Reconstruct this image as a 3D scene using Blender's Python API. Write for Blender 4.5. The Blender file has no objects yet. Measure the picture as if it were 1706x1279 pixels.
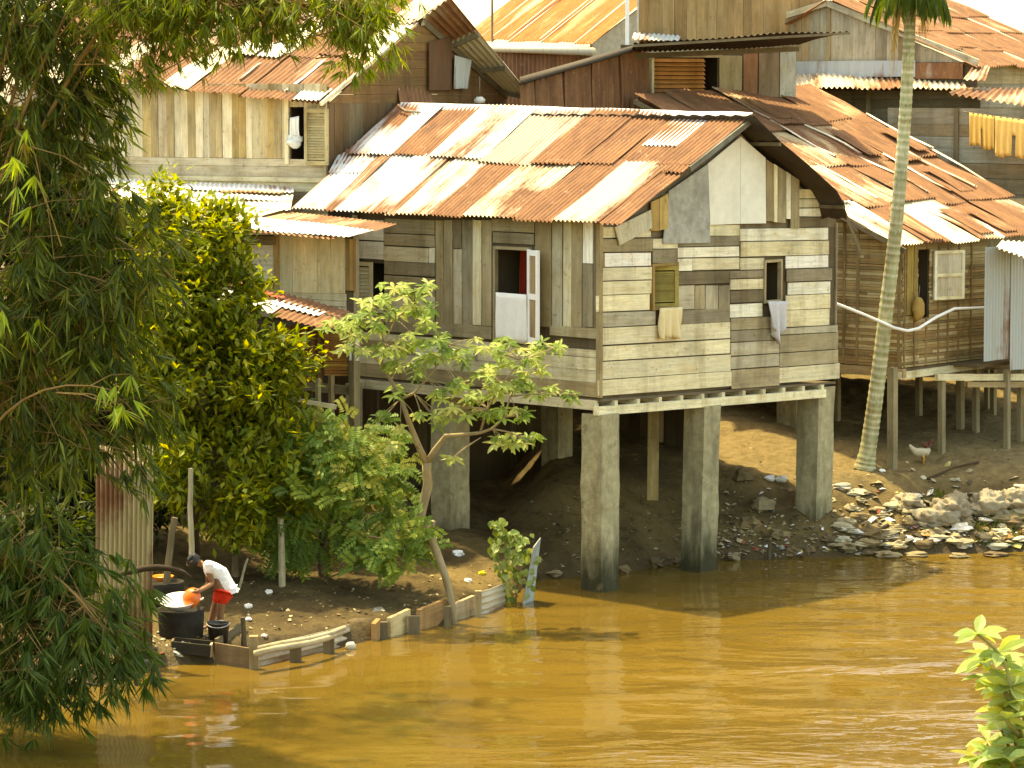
import bpy, math, random
from math import sin, cos, pi, radians, atan2, sqrt, exp
from mathutils import Vector, Matrix, noise as mnoise
random.seed(7)
R = random.Random(11)
V = Vector
scene = bpy.context.scene
COL = scene.collection

# ------------------------------------------------------------------ camera
CAM = V((0, 0, 8.0)); F = 5000.0; U0, V0 = 853.0, 639.5
PITCH = math.atan((V0 - 150) / F)
FW = V((0, cos(PITCH), -sin(PITCH))); UPV = V((0, sin(PITCH), cos(PITCH)))
cam_d = bpy.data.cameras.new('camera'); cam = bpy.data.objects.new('camera', cam_d); COL.objects.link(cam)
cam.location = CAM; cam.rotation_euler = (pi / 2 - PITCH, 0, 0)
cam_d.sensor_width = 36; cam_d.lens = F / 1706 * 36; cam_d.clip_end = 4000; cam_d.clip_start = .5
scene.camera = cam

def ray(u, v): return V(((u - U0) / F, 0, 0)) + UPV * (-(v - V0) / F) + FW
def P(u, v, Y):
    d = ray(u, v); return CAM + d * (Y / d.y)
def G(u, v, z=0.0):
    d = ray(u, v); return CAM + d * ((z - CAM.z) / d.z)

class Plane:
    """a vertical plane: origin, unit direction along it, outward normal towards the camera"""
    def __init__(s, o, d):
        s.o = V((o[0], o[1], 0)); s.d = V((d[0], d[1], 0)).normalized()
        n = V((s.d.y, -s.d.x, 0))
        if n.dot(V((0, 0, 0)) - s.o) < 0: n = -n
        s.n = n
    def hit(s, u, v):
        d = ray(u, v); t = (s.o - V((CAM.x, CAM.y, 0))).dot(s.n) / d.dot(s.n); return CAM + d * t
    def sz(s, u, v):
        p = s.hit(u, v); return (p - s.o).dot(s.d), p.z
    def pt(s, a, z, off=0.0):
        p = s.o + s.d * a + s.n * off; return V((p.x, p.y, z))
    def shift(s, off): 
        return Plane(s.o + s.n * off, s.d)

# ------------------------------------------------------------------ mesh builder
class MB:
    def __init__(s): s.v = []; s.f = []; s.c = []; s.t = []; s.m = []; s.mi = 0
    def vert(s, p, c=(.5, .5, .5, .5), t=(0, 0, 0)):
        s.v.append((p[0], p[1], p[2])); s.c.append(c if len(c) == 4 else (c[0], c[1], c[2], .5)); s.t.append(t); return len(s.v) - 1
    def face(s, *i): s.f.append(i); s.m.append(s.mi)
    def quadbox(s, a, b, c, d, n, th, col, idn=None, along='auto'):
        """front quad a b c d (bl, br, tr, tl), extruded backwards by th"""
        idn = R.random() * 50 if idn is None else idn
        W = ((b - a).length + (c - d).length) / 2; H = ((d - a).length + (c - b).length) / 2
        hor = W >= H if along == 'auto' else along == 'h'
        tx = [(0, 0), (W, 0), (W, H), (0, H)]
        ids = []
        for off in (0, -th):
            for p, (x, y) in zip((a, b, c, d), tx):
                ids.append(s.vert(p + n * off, col, ((x, y, idn) if hor else (y, x, idn))))
        f0 = ids[:4]; bk = ids[4:]
        s.face(*f0); s.face(*reversed(bk))
        for i in range(4):
            j = (i + 1) % 4; s.face(f0[j], f0[i], bk[i], bk[j])
    def bar(s, p, q, w, h, col, up=V((0, 0, 1)), idn=None):
        """a beam of section w x h from p to q"""
        idn = R.random() * 50 if idn is None else idn
        d = (q - p).normalized(); x = d.cross(up)
        if x.length < 1e-4: x = V((1, 0, 0))
        x.normalize(); y = x.cross(d).normalized(); L = (q - p).length
        ids = []
        for e, pp in ((0, p), (L, q)):
            for sx, sy in ((-1, -1), (1, -1), (1, 1), (-1, 1)):
                ids.append(s.vert(pp + x * (sx * w / 2) + y * (sy * h / 2), col, (e, (sx * w + sy * h) / 2, idn)))
        a = ids
        s.face(a[3], a[2], a[1], a[0]); s.face(*a[4:])
        for i in range(4):
            j = (i + 1) % 4; s.face(a[i], a[j], a[4 + j], a[4 + i])
    def tube(s, pts, rad, sides=8, col=(.5, .5, .5, .5), cap=True, idn=None):
        idn = R.random() * 50 if idn is None else idn
        n = len(pts); rings = []; prev = None; L = 0
        if not hasattr(rad, '__len__'): rad = [rad] * n
        for i, p in enumerate(pts):
            d = (pts[min(i + 1, n - 1)] - pts[max(i - 1, 0)]).normalized()
            if prev is None:
                x = d.cross(V((0.3, 1, 0.1)));
                if x.length < 1e-3: x = d.cross(V((1, 0, 0)))
            else: x = prev - d * prev.dot(d)
            x.normalize(); prev = x; y = d.cross(x)
            if i: L += (p - pts[i - 1]).length
            ring = []
            for k in range(sides):
                a = 2 * pi * k / sides
                ring.append(s.vert(p + (x * cos(a) + y * sin(a)) * rad[i], col, (L, a * rad[i], idn)))
            rings.append(ring)
        for a, b in zip(rings, rings[1:]):
            for k in range(sides):
                j = (k + 1) % sides; s.face(a[k], a[j], b[j], b[k])
        if cap: s.face(*reversed(rings[0])); s.face(*rings[-1])
    def lathe(s, prof, o, sides=20, col=(.5, .5, .5, .5), axis=V((0, 0, 1)), close=False):
        """profile [(r, h)] turned about an axis through o"""
        ax = axis.normalized(); x = ax.cross(V((0, 1, 0.01))).normalized(); y = ax.cross(x)
        rings = []
        for r, h in prof:
            rings.append([s.vert(o + ax * h + (x * cos(2 * pi * k / sides) + y * sin(2 * pi * k / sides)) * r, col, (h, r * k, 1)) for k in range(sides)])
        for a, b in zip(rings, rings[1:]):
            for k in range(sides):
                j = (k + 1) % sides; s.face(a[k], a[j], b[j], b[k])
        if close: s.face(*reversed(rings[0])); s.face(*rings[-1])
    def blob(s, o, r, col, n=9, m=7, rough=.25, seed=0, flat=0.0, wr=0.):
        """an uneven rounded lump (radii r)"""
        rings = []
        for i in range(m + 1):
            th = pi * i / m
            ring = []
            for k in range(n):
                ph = 2 * pi * k / n
                d = V((sin(th) * cos(ph), sin(th) * sin(ph), cos(th)))
                q = 1 + rough * mnoise.noise(d * 1.6 + V((seed * 3.7, seed, 0))) + rough * .4 * mnoise.noise(d * 4 + V((seed, 0, 3))) + wr * abs(mnoise.noise(d * 6 + V((seed, 2, 3)))) - wr * .7 * abs(mnoise.noise(V((d.x * 9, d.y * 4, d.z * 9)) + V((0, seed, 7))))
                z = d.z * r[2] * q
                ring.append(s.vert((o[0] + d.x * r[0] * q, o[1] + d.y * r[1] * q, o[2] + (z if z > 0 else z * (1 - flat))), col, (d.x + seed, d.y, d.z)))
            rings.append(ring)
        for a, b in zip(rings, rings[1:]):
            for k in range(n):
                j = (k + 1) % n; s.face(a[k], b[k], b[j], a[j])
    def leaf(s, p, d, up, L, W, col, fold=.18, bend=.15, broad=.45):
        x = d.cross(up)
        if x.length < 1e-4: x = V((1, 0, 0))
        x.normalize(); nn = x.cross(d).normalized()
        m = p + d * (L * broad) - nn * (fold * W)
        t = p + d * L - nn * (bend * L)
        ib = s.vert(p, col, (0, 0, 0)); il = s.vert(m - x * W / 2 + nn * (fold * W), col, (broad, -1, 0)); im = s.vert(m, col, (broad, 0, 0))
        ir = s.vert(m + x * W / 2 + nn * (fold * W), col, (broad, 1, 0)); it = s.vert(t, col, (1, 0, 0))
        s.face(ib, ir, im); s.face(ib, im, il); s.face(im, ir, it); s.face(il, im, it)
    def leaf2(s, p, d, up, L, W, col, bend=.15):
        """an ovate leaf with a fold along the midrib"""
        x = d.cross(up).normalized(); nn = x.cross(d).normalized(); rows = []
        for f, w in ((0, .06), (.2, .6), (.45, 1.0), (.7, .82), (.88, .42), (1, .03)):
            c = p + d * (L * f) - nn * (bend * L * f * f); h = w * W / 2
            rows.append([s.vert(c - x * h + nn * h * .35, col), s.vert(c, col), s.vert(c + x * h + nn * h * .35, col)])
        for a, b in zip(rows, rows[1:]):
            for k in range(2): s.face(a[k], a[k + 1], b[k + 1], b[k])
    def build(s, name, mats, parent=None, loc=None, smooth=False):
        me = bpy.data.meshes.new(name)
        o = bpy.data.objects.new(name, me); COL.objects.link(o)
        wl = WL.get(parent.name, V((0, 0, 0))) if parent else V((0, 0, 0))
        if parent: o.parent = parent; org = wl
        else:
            if loc is None:
                n = len(s.v); loc = (sum(a[0] for a in s.v) / n, sum(a[1] for a in s.v) / n, min(a[2] for a in s.v))
            org = V(loc); o.location = org
        WL[o.name] = org
        me.from_pydata([(a[0] - org.x, a[1] - org.y, a[2] - org.z) for a in s.v], [], s.f)
        ca = me.attributes.new('col', 'FLOAT_COLOR', 'POINT'); ca.data.foreach_set('color', [x for c in s.c for x in c])
        ta = me.attributes.new('tex', 'FLOAT_VECTOR', 'POINT'); ta.data.foreach_set('vector', [x for c in s.t for x in c])
        if not isinstance(mats, (list, tuple)): mats = [mats]
        for m in mats: me.materials.append(m)
        if len(mats) > 1: me.polygons.foreach_set('material_index', s.m)
        if smooth: me.polygons.foreach_set('use_smooth', [True] * len(me.polygons))
        me.update()
        return o
WL = {}
def thing(name, label, cat, loc, group=None):
    o = bpy.data.objects.new(name, None); COL.objects.link(o); o.location = loc; o.empty_display_size = .2
    WL[o.name] = V(loc); return tag(o, label, cat, group)
def tag(o, label, cat, group=None):
    o['label'] = label; o['category'] = cat
    if group: o['group'] = group
    return o
def structure(o): o['kind'] = 'structure'; return o
def dup(root, loc, label=None, rot=None, scl=None):
    r = root.copy(); COL.objects.link(r); r.location = loc; WL[r.name] = V(loc)
    if label: r['label'] = label
    if rot is not None: r.rotation_euler = rot
    if scl is not None: r.scale = scl
    for ch in list(root.children):
        c = ch.copy(); COL.objects.link(c); c.parent = r
    return r
def jit(c, a=.12, k=None):
    q = 1 + R.uniform(-a, a); w = R.uniform(-a, a) * .25
    return (min(1, c[0] * q * (1 + w)), min(1, c[1] * q), min(1, c[2] * q * (1 - w)), (c[3] if len(c) > 3 else R.random()) if k is None else k)

# ------------------------------------------------------------------ materials
def nd(nt, t, ins=None, **pr):
    n = nt.nodes.new(t)
    for k, v in pr.items(): setattr(n, k, v)
    for k, v in (ins or {}).items():
        s = n.inputs[k]
        if isinstance(v, bpy.types.NodeSocket): nt.links.new(v, s)
        else: s.default_value = v
    return n
def newmat(name):
    m = bpy.data.materials.new(name); m.use_nodes = True; nt = m.node_tree
    return m, nt, nt.nodes['Principled BSDF']
def attr(nt, n): return nd(nt, 'ShaderNodeAttribute', attribute_name=n)
def vscale(nt, v, s): return nd(nt, 'ShaderNodeVectorMath', {0: v, 1: s}, operation='MULTIPLY').outputs[0]
def noise(nt, v, sc, det=4, ro=.55, dist=0): return nd(nt, 'ShaderNodeTexNoise', {'Vector': v, 'Scale': sc, 'Detail': det, 'Roughness': ro, 'Distortion': dist}).outputs['Fac']
def mrange(nt, v, a, b, c=0., d=1.): return nd(nt, 'ShaderNodeMapRange', {'Value': v, 'From Min': a, 'From Max': b, 'To Min': c, 'To Max': d}, clamp=True).outputs[0]
def math_(nt, op, a, b=0.): return nd(nt, 'ShaderNodeMath', {0: a, 1: b}, operation=op).outputs[0]
def mix(nt, f, a, b, mode='MIX'):
    n = nd(nt, 'ShaderNodeMix', data_type='RGBA', blend_type=mode, clamp_factor=True)
    for i, v in ((0, f), (6, a), (7, b)):
        if isinstance(v, bpy.types.NodeSocket): nt.links.new(v, n.inputs[i])
        else: n.inputs[i].default_value = v if i == 0 else (tuple(v) + (1,))[:4]
    return n.outputs[2]
def bump(nt, h, st, dist=.02): return nd(nt, 'ShaderNodeBump', {'Height': h, 'Strength': st, 'Distance': dist}).outputs[0]
def objco(nt): return nd(nt, 'ShaderNodeTexCoord').outputs['Object']
def geopos(nt): return nd(nt, 'ShaderNodeNewGeometry').outputs['Position']

def wood_mat(name, dark=(.05, .035, .018), stain=1.0):
    m, nt, b = newmat(name)
    c = attr(nt, 'col'); t = attr(nt, 'tex').outputs['Vector']
    g = noise(nt, vscale(nt, t, (1.1, 26, 9.0)), 1.0, 6, .65, .4)
    fine = noise(nt, vscale(nt, t, (4, 90, 9.0)), 1.0, 3, .6)
    bl = noise(nt, vscale(nt, t, (1.7, 5, 5.0)), 1.0, 5, .6)
    pos = geopos(nt)
    big = noise(nt, vscale(nt, pos, (1, 1, .7)), 1.3, 5, .6)
    base = mix(nt, mrange(nt, g, .3, .7), mix(nt, 1.0, c.outputs['Color'], (.92, .89, .83), 'MULTIPLY'), mix(nt, 1.0, c.outputs['Color'], (1.27, 1.25, 1.2), 'MULTIPLY'))
    base = mix(nt, mrange(nt, fine, .45, .8, 0, .3), base, dark)
    st = math_(nt, 'MULTIPLY', mrange(nt, math_(nt, 'ADD', math_(nt, 'MULTIPLY', bl, .42), math_(nt, 'MULTIPLY', big, .68)), .5, .74), mrange(nt, c.outputs['Alpha'], 0, 1, .25 * stain, 1.0 * stain))
    warm = mrange(nt, noise(nt, vscale(nt, t, (2.3, 7, 3.0)), 1.0, 4, .6), .5, .75, 0, .55)
    base = mix(nt, warm, base, mix(nt, 1.0, base, (.85, .68, .40), 'MULTIPLY'))
    base = mix(nt, st, base, dark)
    grime = mrange(nt, noise(nt, vscale(nt, pos, (3.2, 3.2, .42)), 1.0, 5, .6), .5, .68, 0, .55)
    base = mix(nt, grime, base, mix(nt, 1.0, base, (.5, .44, .34), 'MULTIPLY'))
    spot = mrange(nt, noise(nt, pos, 9., 6, .75), .58, .7, 0, .6)
    base = mix(nt, spot, base, dark)
    nt.links.new(base, b.inputs['Base Color']); b.inputs['Roughness'].default_value = .85; b.inputs['Specular IOR Level'].default_value = .2
    nt.links.new(bump(nt, g, .5, .012), b.inputs['Normal'])
    return m
def metal_mat(name, hi=(.29, .135, .058), lo=(.14, .062, .029)):
    m, nt, b = newmat(name)
    c = attr(nt, 'col'); t = attr(nt, 'tex').outputs['Vector']
    s1 = noise(nt, vscale(nt, t, (9, .55, 7.0)), 1.0, 6, .65)
    s2 = noise(nt, vscale(nt, t, (1.6, .9, 7.0)), 1.0, 5, .6, .6)
    s3 = noise(nt, vscale(nt, t, (14, 9, 7.0)), 1.0, 5, .7)
    f = math_(nt, 'ADD', math_(nt, 'ADD', math_(nt, 'MULTIPLY', s1, .42), math_(nt, 'MULTIPLY', s2, .42)), math_(nt, 'MULTIPLY', s3, .16))
    f = math_(nt, 'ADD', f, math_(nt, 'MULTIPLY', c.outputs['Alpha'], .62))
    msk = mrange(nt, f, .74, .9)
    rust = mix(nt, mrange(nt, noise(nt, vscale(nt, t, (5, 1.2, 3.0)), 1.0, 6, .7), .33, .68), lo, hi)
    rust = mix(nt, mrange(nt, s3, .62, .72, 0, .55), rust, (.62, .5, .34))
    dirt = mix(nt, mrange(nt, s1, .5, .75, 0, .45), c.outputs['Color'], (.3, .22, .13))
    base = mix(nt, msk, dirt, rust)
    nt.links.new(base, b.inputs['Base Color'])
    nt.links.new(mrange(nt, msk, 0, 1, .48, .85), b.inputs['Roughness']); b.inputs['Specular IOR Level'].default_value = .35
    nt.links.new(bump(nt, s3, .25, .008), b.inputs['Normal'])
    return m
def flat_mat(name, rough=.6, spec=.35, nz=.25, sc=14., bumpst=.15, trans=0.):
    m, nt, b = newmat(name)
    c = attr(nt, 'col').outputs['Color']; o = objco(nt)
    n = noise(nt, o, sc, 5, .65); n2 = noise(nt, o, sc * .17, 4, .6)
    base = mix(nt, mrange(nt, n, .3, .75, 0, nz), c, (.05, .04, .025))
    base = mix(nt, mrange(nt, n2, .45, .75, 0, nz), base, (.12, .09, .05))
    nt.links.new(base, b.inputs['Base Color']); b.inputs['Roughness'].default_value = rough; b.inputs['Specular IOR Level'].default_value = spec
    nt.links.new(bump(nt, n, bumpst, .01), b.inputs['Normal'])
    return m
def leaf_mat(name, trans=.42):
    m, nt, b = newmat(name)
    c = attr(nt, 'col').outputs['Color']; n = noise(nt, geopos(nt), 9., 3, .6)
    base = mix(nt, 1.0, c, mix(nt, n, (.7, .7, .7), (1.3, 1.3, 1.3)), 'MULTIPLY')
    nt.links.new(base, b.inputs['Base Color']); b.inputs['Roughness'].default_value = .5; b.inputs['Specular IOR Level'].default_value = .22
    tr = nd(nt, 'ShaderNodeBsdfTranslucent', {'Color': mix(nt, 1.0, base, (1.9, 1.7, .6), 'MULTIPLY')})
    ms = nd(nt, 'ShaderNodeMixShader', {0: trans, 1: b.outputs[0], 2: tr.outputs[0]})
    nt.links.new(ms.outputs[0], nt.nodes['Material Output'].inputs['Surface'])
    return m
def concrete_mat():
    m, nt, b = newmat('concrete'); pos = geopos(nt)
    n = noise(nt, pos, 7., 6, .65); n2 = noise(nt, vscale(nt, pos, (2.2, 2.2, .5)), 1.6, 5, .6); z = nd(nt, 'ShaderNodeSeparateXYZ', {0: pos}).outputs[2]
    base = mix(nt, mrange(nt, n, .3, .7), (.27, .23, .125), (.46, .41, .25))
    base = mix(nt, mrange(nt, n2, .45, .72, 0, .75), base, (.14, .12, .07))
    wet = mrange(nt, math_(nt, 'ADD', z, math_(nt, 'MULTIPLY', n2, -1.3)), -.45, .3, 1., 0.)
    base = mix(nt, math_(nt, 'MULTIPLY', wet, .9), base, (.024, .023, .008))
    chip = mrange(nt, noise(nt, pos, 3.3, 6, .7), .6, .68, 0, .7); base = mix(nt, chip, base, (.17, .14, .075))
    nt.links.new(base, b.inputs['Base Color']); b.inputs['Roughness'].default_value = .88; b.inputs['Specular IOR Level'].default_value = .2
    nt.links.new(bump(nt, n, .6, .03), b.inputs['Normal']); return m
def mud_mat():
    m, nt, b = newmat('mud'); pos = geopos(nt)
    n = noise(nt, pos, 1.1, 7, .65); n2 = noise(nt, pos, 5.5, 7, .7); n3 = noise(nt, pos, .33, 4, .5, .5); z = nd(nt, 'ShaderNodeSeparateXYZ', {0: pos}).outputs[2]
    base = mix(nt, mrange(nt, n, .35, .65), (.062, .042, .016), (.135, .094, .036))
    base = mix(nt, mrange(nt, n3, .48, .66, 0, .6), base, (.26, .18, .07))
    base = mix(nt, mrange(nt, n2, .5, .7, 0, .8), base, (.03, .02, .008))
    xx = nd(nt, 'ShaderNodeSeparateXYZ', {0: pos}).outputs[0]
    dry_sunlit = math_(nt, 'MULTIPLY', mrange(nt, math_(nt, 'ADD', z, math_(nt, 'MULTIPLY', n, .6)), .95, 1.45), mrange(nt, xx, 1.5, 4.0))  # drier higher mud; the x mask also paints the sunlit right bank paler
    base = mix(nt, math_(nt, 'MULTIPLY', dry_sunlit, .8), base, mix(nt, mrange(nt, n2, .4, .65), (.17, .12, .05), (.30, .215, .095)))
    wet = mrange(nt, math_(nt, 'ADD', z, math_(nt, 'MULTIPLY', n, -.35)), -.15, .16, 1, 0)
    base = mix(nt, math_(nt, 'MULTIPLY', wet, .72), base, (.055, .035, .013))
    nt.links.new(base, b.inputs['Base Color']); nt.links.new(mrange(nt, wet, 0, 1, .95, .45), b.inputs['Roughness']); b.inputs['Specular IOR Level'].default_value = .2
    h = math_(nt, 'ADD', math_(nt, 'MULTIPLY', n2, .7), math_(nt, 'MULTIPLY', n, .6))
    nt.links.new(bump(nt, h, .9, .12), b.inputs['Normal']); return m
def water_mat():
    m, nt, b = newmat('river_water'); pos = geopos(nt)
    a = noise(nt, vscale(nt, pos, (.55, 1.0, 1)), 2.2, 3, .5, .3); c = noise(nt, vscale(nt, pos, (.5, 1.0, 1)), .55, 3, .5, .8); s = noise(nt, vscale(nt, pos, (.22, .5, 1)), .5, 4, .55, 1.0)
    base = mix(nt, mrange(nt, s, .3, .7), (.112, .067, .012), (.158, .098, .02))
    nt.links.new(base, b.inputs['Base Color']); b.inputs['Roughness'].default_value = .07; b.inputs['IOR'].default_value = 1.33; b.inputs['Specular IOR Level'].default_value = .5
    h = math_(nt, 'ADD', math_(nt, 'MULTIPLY', a, .35), math_(nt, 'MULTIPLY', c, 1.1))
    wind = mrange(nt, noise(nt, vscale(nt, pos, (.10, .22, 1)), 1.0, 3, .5), .42, .62, .35, 1.0)
    wx = nd(nt, 'ShaderNodeSeparateXYZ', {0: pos}).outputs
    gust = math_(nt, 'ADD', mrange(nt, math_(nt, 'SUBTRACT', math_(nt, 'MULTIPLY', wx[0], 1.0), math_(nt, 'MULTIPLY', wx[1], .45)), -18.5, -12.0, .0, 2.6), .35)
    h = math_(nt, 'MULTIPLY', h, math_(nt, 'MULTIPLY', wind, gust))
    nt.links.new(bump(nt, h, .75, .14), b.inputs['Normal']); return m
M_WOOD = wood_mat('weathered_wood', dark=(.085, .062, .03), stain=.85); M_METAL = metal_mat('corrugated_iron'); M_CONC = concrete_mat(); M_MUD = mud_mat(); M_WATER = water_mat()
M_BARK = wood_mat('bark', (.04, .028, .015), .8); M_CLOTH = flat_mat('cloth', .9, .1, .10, 30., .3); M_PLASTIC = flat_mat('plastic', .35, .5, .08, 9., .03)
M_LEAF = leaf_mat('leaf'); M_BAMBOO = leaf_mat('bamboo_leaf', .42); M_ROUGH = flat_mat('rough', .85, .2, .45, 9., .5); M_SKIN = flat_mat('skin', .55, .3, .05, 20., .02)
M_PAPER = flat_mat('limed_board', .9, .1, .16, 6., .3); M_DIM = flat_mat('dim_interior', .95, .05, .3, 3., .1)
# palette (linear base colours)
W_ = (.82, .79, .64, .15); C_ = (.76, .69, .46, .25); G_ = (.46, .42, .31, .45); T_ = (.36, .28, .155, .6); D_ = (.18, .145, .09, .8); Y_ = (.46, .31, .12, .5)
ZN = (.48, .49, .47, .32); WH = (.80, .78, .72, .1); CR = (.6, .53, .38, .42); RU = (.42, .24, .12, .84); RM = (.46, .37, .25, .62); GY = (.44, .43, .38, .36)

# ------------------------------------------------------------------ wall / roof helpers
def cut(a, b, holes):
    seg = [(a, b)]
    for h0, h1 in holes:
        out = []
        for x, y in seg:
            if h1 <= x or h0 >= y: out.append((x, y)); continue
            if h0 > x: out.append((x, h0))
            if h1 < y: out.append((h1, y))
        seg = out
    return [(x, y) for x, y in seg if y - x > .015]
def slab(mb, pl, s0, s1, zb, zt, off, th, col, idn=None, along='auto', tilt=0.0):
    """box on a wall plane; zb/zt may be pairs (at s0, at s1)"""
    b0, b1 = zb if isinstance(zb, tuple) else (zb, zb - tilt * (s1 - s0)); t0, t1 = zt if isinstance(zt, tuple) else (zt, zt - tilt * (s1 - s0))
    jj = lambda: R.uniform(-.005, .005) if th < .026 else 0
    a, b, c, d = pl.pt(s0 + jj(), b0 + jj(), off), pl.pt(s1 + jj(), b1 + jj(), off), pl.pt(s1 + jj(), t1 + jj(), off), pl.pt(s0 + jj(), t0 + jj(), off)
    mb.quadbox(a, b, c, d, pl.n, th, col, idn, along)
def planks_v(mb, pl, s0, s1, zb, zt, w, pal, holes=(), off=.02, th=.022):
    fb = zb if callable(zb) else (lambda s: zb); ft = zt if callable(zt) else (lambda s: zt)
    s = s0
    while s < s1 - .02:
        ww = min(w * R.uniform(.7, 1.35), s1 - s); e = s + ww - .005; m = (s + e) / 2
        o = off + R.uniform(-.007, .007); c = jit(R.choice(pal)); idn = R.random() * 60
        hs = [(h[2], h[3]) for h in holes if h[0] < m < h[1]]
        for z0, z1 in cut(min(fb(s), fb(e)), 99, hs):
            if z0 > max(ft(s), ft(e)): continue
            top = (ft(s), ft(e)) if z1 > 50 else (z1, z1)
            bot = (fb(s), fb(e)) if z0 <= min(fb(s), fb(e)) + 1e-6 else (z0, z0)
            slab(mb, pl, s, e, bot, top, o, th, c, idn, 'v')
        s += ww
def planks_h(mb, pl, s0, s1, z0, z1, h, pal, holes=(), off=.02, th=.022, joints=2, tilt=0.0):
    z = z0
    while z < z1 - .02:
        hh = min(h * R.uniform(.75, 1.3), z1 - z)
        if z1 - z - hh < .05: hh = z1 - z
        e = z + hh - .006; m = (z + e) / 2
        js = sorted([s0, s1] + [R.uniform(s0 + .3, s1 - .3) for _ in range(R.randint(0, joints))]) if s1 - s0 > .8 else [s0, s1]
        for a, b in zip(js, js[1:]):
            for x, y in cut(a, b - .006, [(q[0], q[1]) for q in holes if q[2] < m < q[3]]):
                slab(mb, pl, x, y, z - tilt * (x - s0), e - tilt * (x - s0), off + R.uniform(-.007, .009), th, jit(R.choice(pal)), None, 'h', tilt)
        z += hh
def backing(mb, pl, s0, s1, z0, z1, holes=(), off=-.012, th=.02, col=(.12, .09, .055, .8), top=None):
    cuts = sorted(set([s0, s1] + [x for h in holes for x in h[:2] if s0 < x < s1]))
    for a, b in zip(cuts, cuts[1:]):
        m = (a + b) / 2
        for x, y in cut(z0, z1, [(h[2], h[3]) for h in holes if h[0] < m < h[1]]):
            slab(mb, pl, a, b, x, y, off, th, col, 1.0, 'h')
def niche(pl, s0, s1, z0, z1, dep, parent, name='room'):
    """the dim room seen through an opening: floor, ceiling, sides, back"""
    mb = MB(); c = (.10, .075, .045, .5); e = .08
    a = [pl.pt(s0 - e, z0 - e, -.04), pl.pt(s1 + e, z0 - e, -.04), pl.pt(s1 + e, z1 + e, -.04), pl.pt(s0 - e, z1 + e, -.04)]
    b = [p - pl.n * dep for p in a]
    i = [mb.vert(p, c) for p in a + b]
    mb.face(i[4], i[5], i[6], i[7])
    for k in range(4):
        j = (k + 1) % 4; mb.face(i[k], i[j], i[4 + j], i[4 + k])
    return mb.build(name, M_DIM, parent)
def corr(mb, a, b, c, d, col, pitch=.095, amp=.02, lift=0., rows=4, warp=.015, phase=0.):
    """corrugated sheet: a b along the lower edge, c d along the upper (b-c and a-d run with the ribs)"""
    n = (b - a).cross(d - a).normalized()
    if n.z < -.2 : n = -n
    W = ((b - a).length + (c - d).length) / 2; H = (d - a).length; idn = R.random() * 60
    k = max(1, round(W / pitch)); nx = k * 6; sd = R.random() * 90
    rows_ = []
    for j in range(rows + 1):
        g = j / rows; row = []
        for i in range(nx + 1):
            f = i / nx; p = (a * (1 - f) + b * f) * (1 - g) + (d * (1 - f) + c * f) * g
            hgt = amp * sin(2 * pi * k * f + phase) + lift + warp * mnoise.noise(V((f * W * .8 + sd, g * H * .8, 0))) * 2
            if j == 0: p = p - (d - a).normalized() * .025 * mnoise.noise(V((f * W * 2, sd, 1)))
            ke = col[3] + .5 * mnoise.noise(V((f * W * 1.1 + sd, g * H * .7, 2))) + .10 * max(0, 1 - g * 6) + .10 * max(0, 1 - min(f, 1 - f) * W * 9)
            row.append(mb.vert(p + n * hgt, (col[0], col[1], col[2], min(1, max(0, ke))), (f * W, g * H, idn)))
        rows_.append(row)
    for r0, r1 in zip(rows_, rows_[1:]):
        for i in range(nx): mb.face(r0[i], r0[i + 1], r1[i + 1], r1[i])
def lerp(a, b, f): return a * (1 - f) + b * f
def roof(E0, E1, R0, R1, specs, parent, name='roof', pitch=.095, amp=.02, warp=.018, mat=None):
    """specs: (f0, f1, g0, g1, colour, lift) in fractions along the eave and up the slope"""
    mb = MB(); q = lambda f, g: lerp(lerp(E0, E1, f), lerp(R0, R1, f), g)
    for (f0, f1, g0, g1, col, lift) in specs:
        jf = R.uniform(-.004, .004)
        corr(mb, q(f0, g0), q(f1, g0), q(f1 + jf, g1), q(f0 + jf, g1), jit(col, .08, min(1, max(0, col[3] + R.uniform(-.08, .08)))), pitch, amp, lift, 4, warp)
    return mb.build(name, mat or M_METAL, parent, smooth=True)
def louvre(pl_o, d, w, z0, z1, parent, col, n_slats=14, name='shutter'):
    """a louvred shutter leaf hinged at pl_o (x, y), running along unit d for w"""
    mb = MB(); o = V((pl_o[0], pl_o[1], 0)); d = V((d[0], d[1], 0)).normalized(); nn = V((d.y, -d.x, 0))
    if nn.dot(-o) < 0: nn = -nn
    pp = lambda s, z, off=0: V((o.x + d.x * s, o.y + d.y * s, z)) + nn * off
    for s in (.035, w - .035): mb.bar(pp(s, z0), pp(s, z1), .07, .035, jit(col), up=nn)
    for z in (z0 + .035, z1 - .035): mb.bar(pp(.07, z), pp(w - .07, z), .035, .07, jit(col))
    for i in range(n_slats):
        z = z0 + .09 + (z1 - z0 - .18) * (i + .5) / n_slats; h = (z1 - z0 - .18) / n_slats
        a, b = pp(.07, z - h * .45, .014), pp(w - .07, z - h * .45, .014); c, e = pp(w - .07, z + h * .45, -.014), pp(.07, z + h * .45, -.014)
        mb.quadbox(a, b, c, e, nn, .006, jit(col, .15))
    return mb.build(name, M_WOOD, parent)
def frame(pl, s0, s1, z0, z1, parent, col, w=.05, pr=.05, name='window_frame'):
    mb = MB()
    for s in (s0, s1): slab(mb, pl, s - w / 2, s + w / 2, z0 - w / 2, z1 + w / 2, pr, .08, jit(col), None, 'v')
    for z in (z0, z1): slab(mb, pl, s0 + w / 2, s1 - w / 2, z - w / 2, z + w / 2, pr - .003, .08, jit(col), None, 'h')
    return mb.build(name, M_WOOD, parent)
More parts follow.
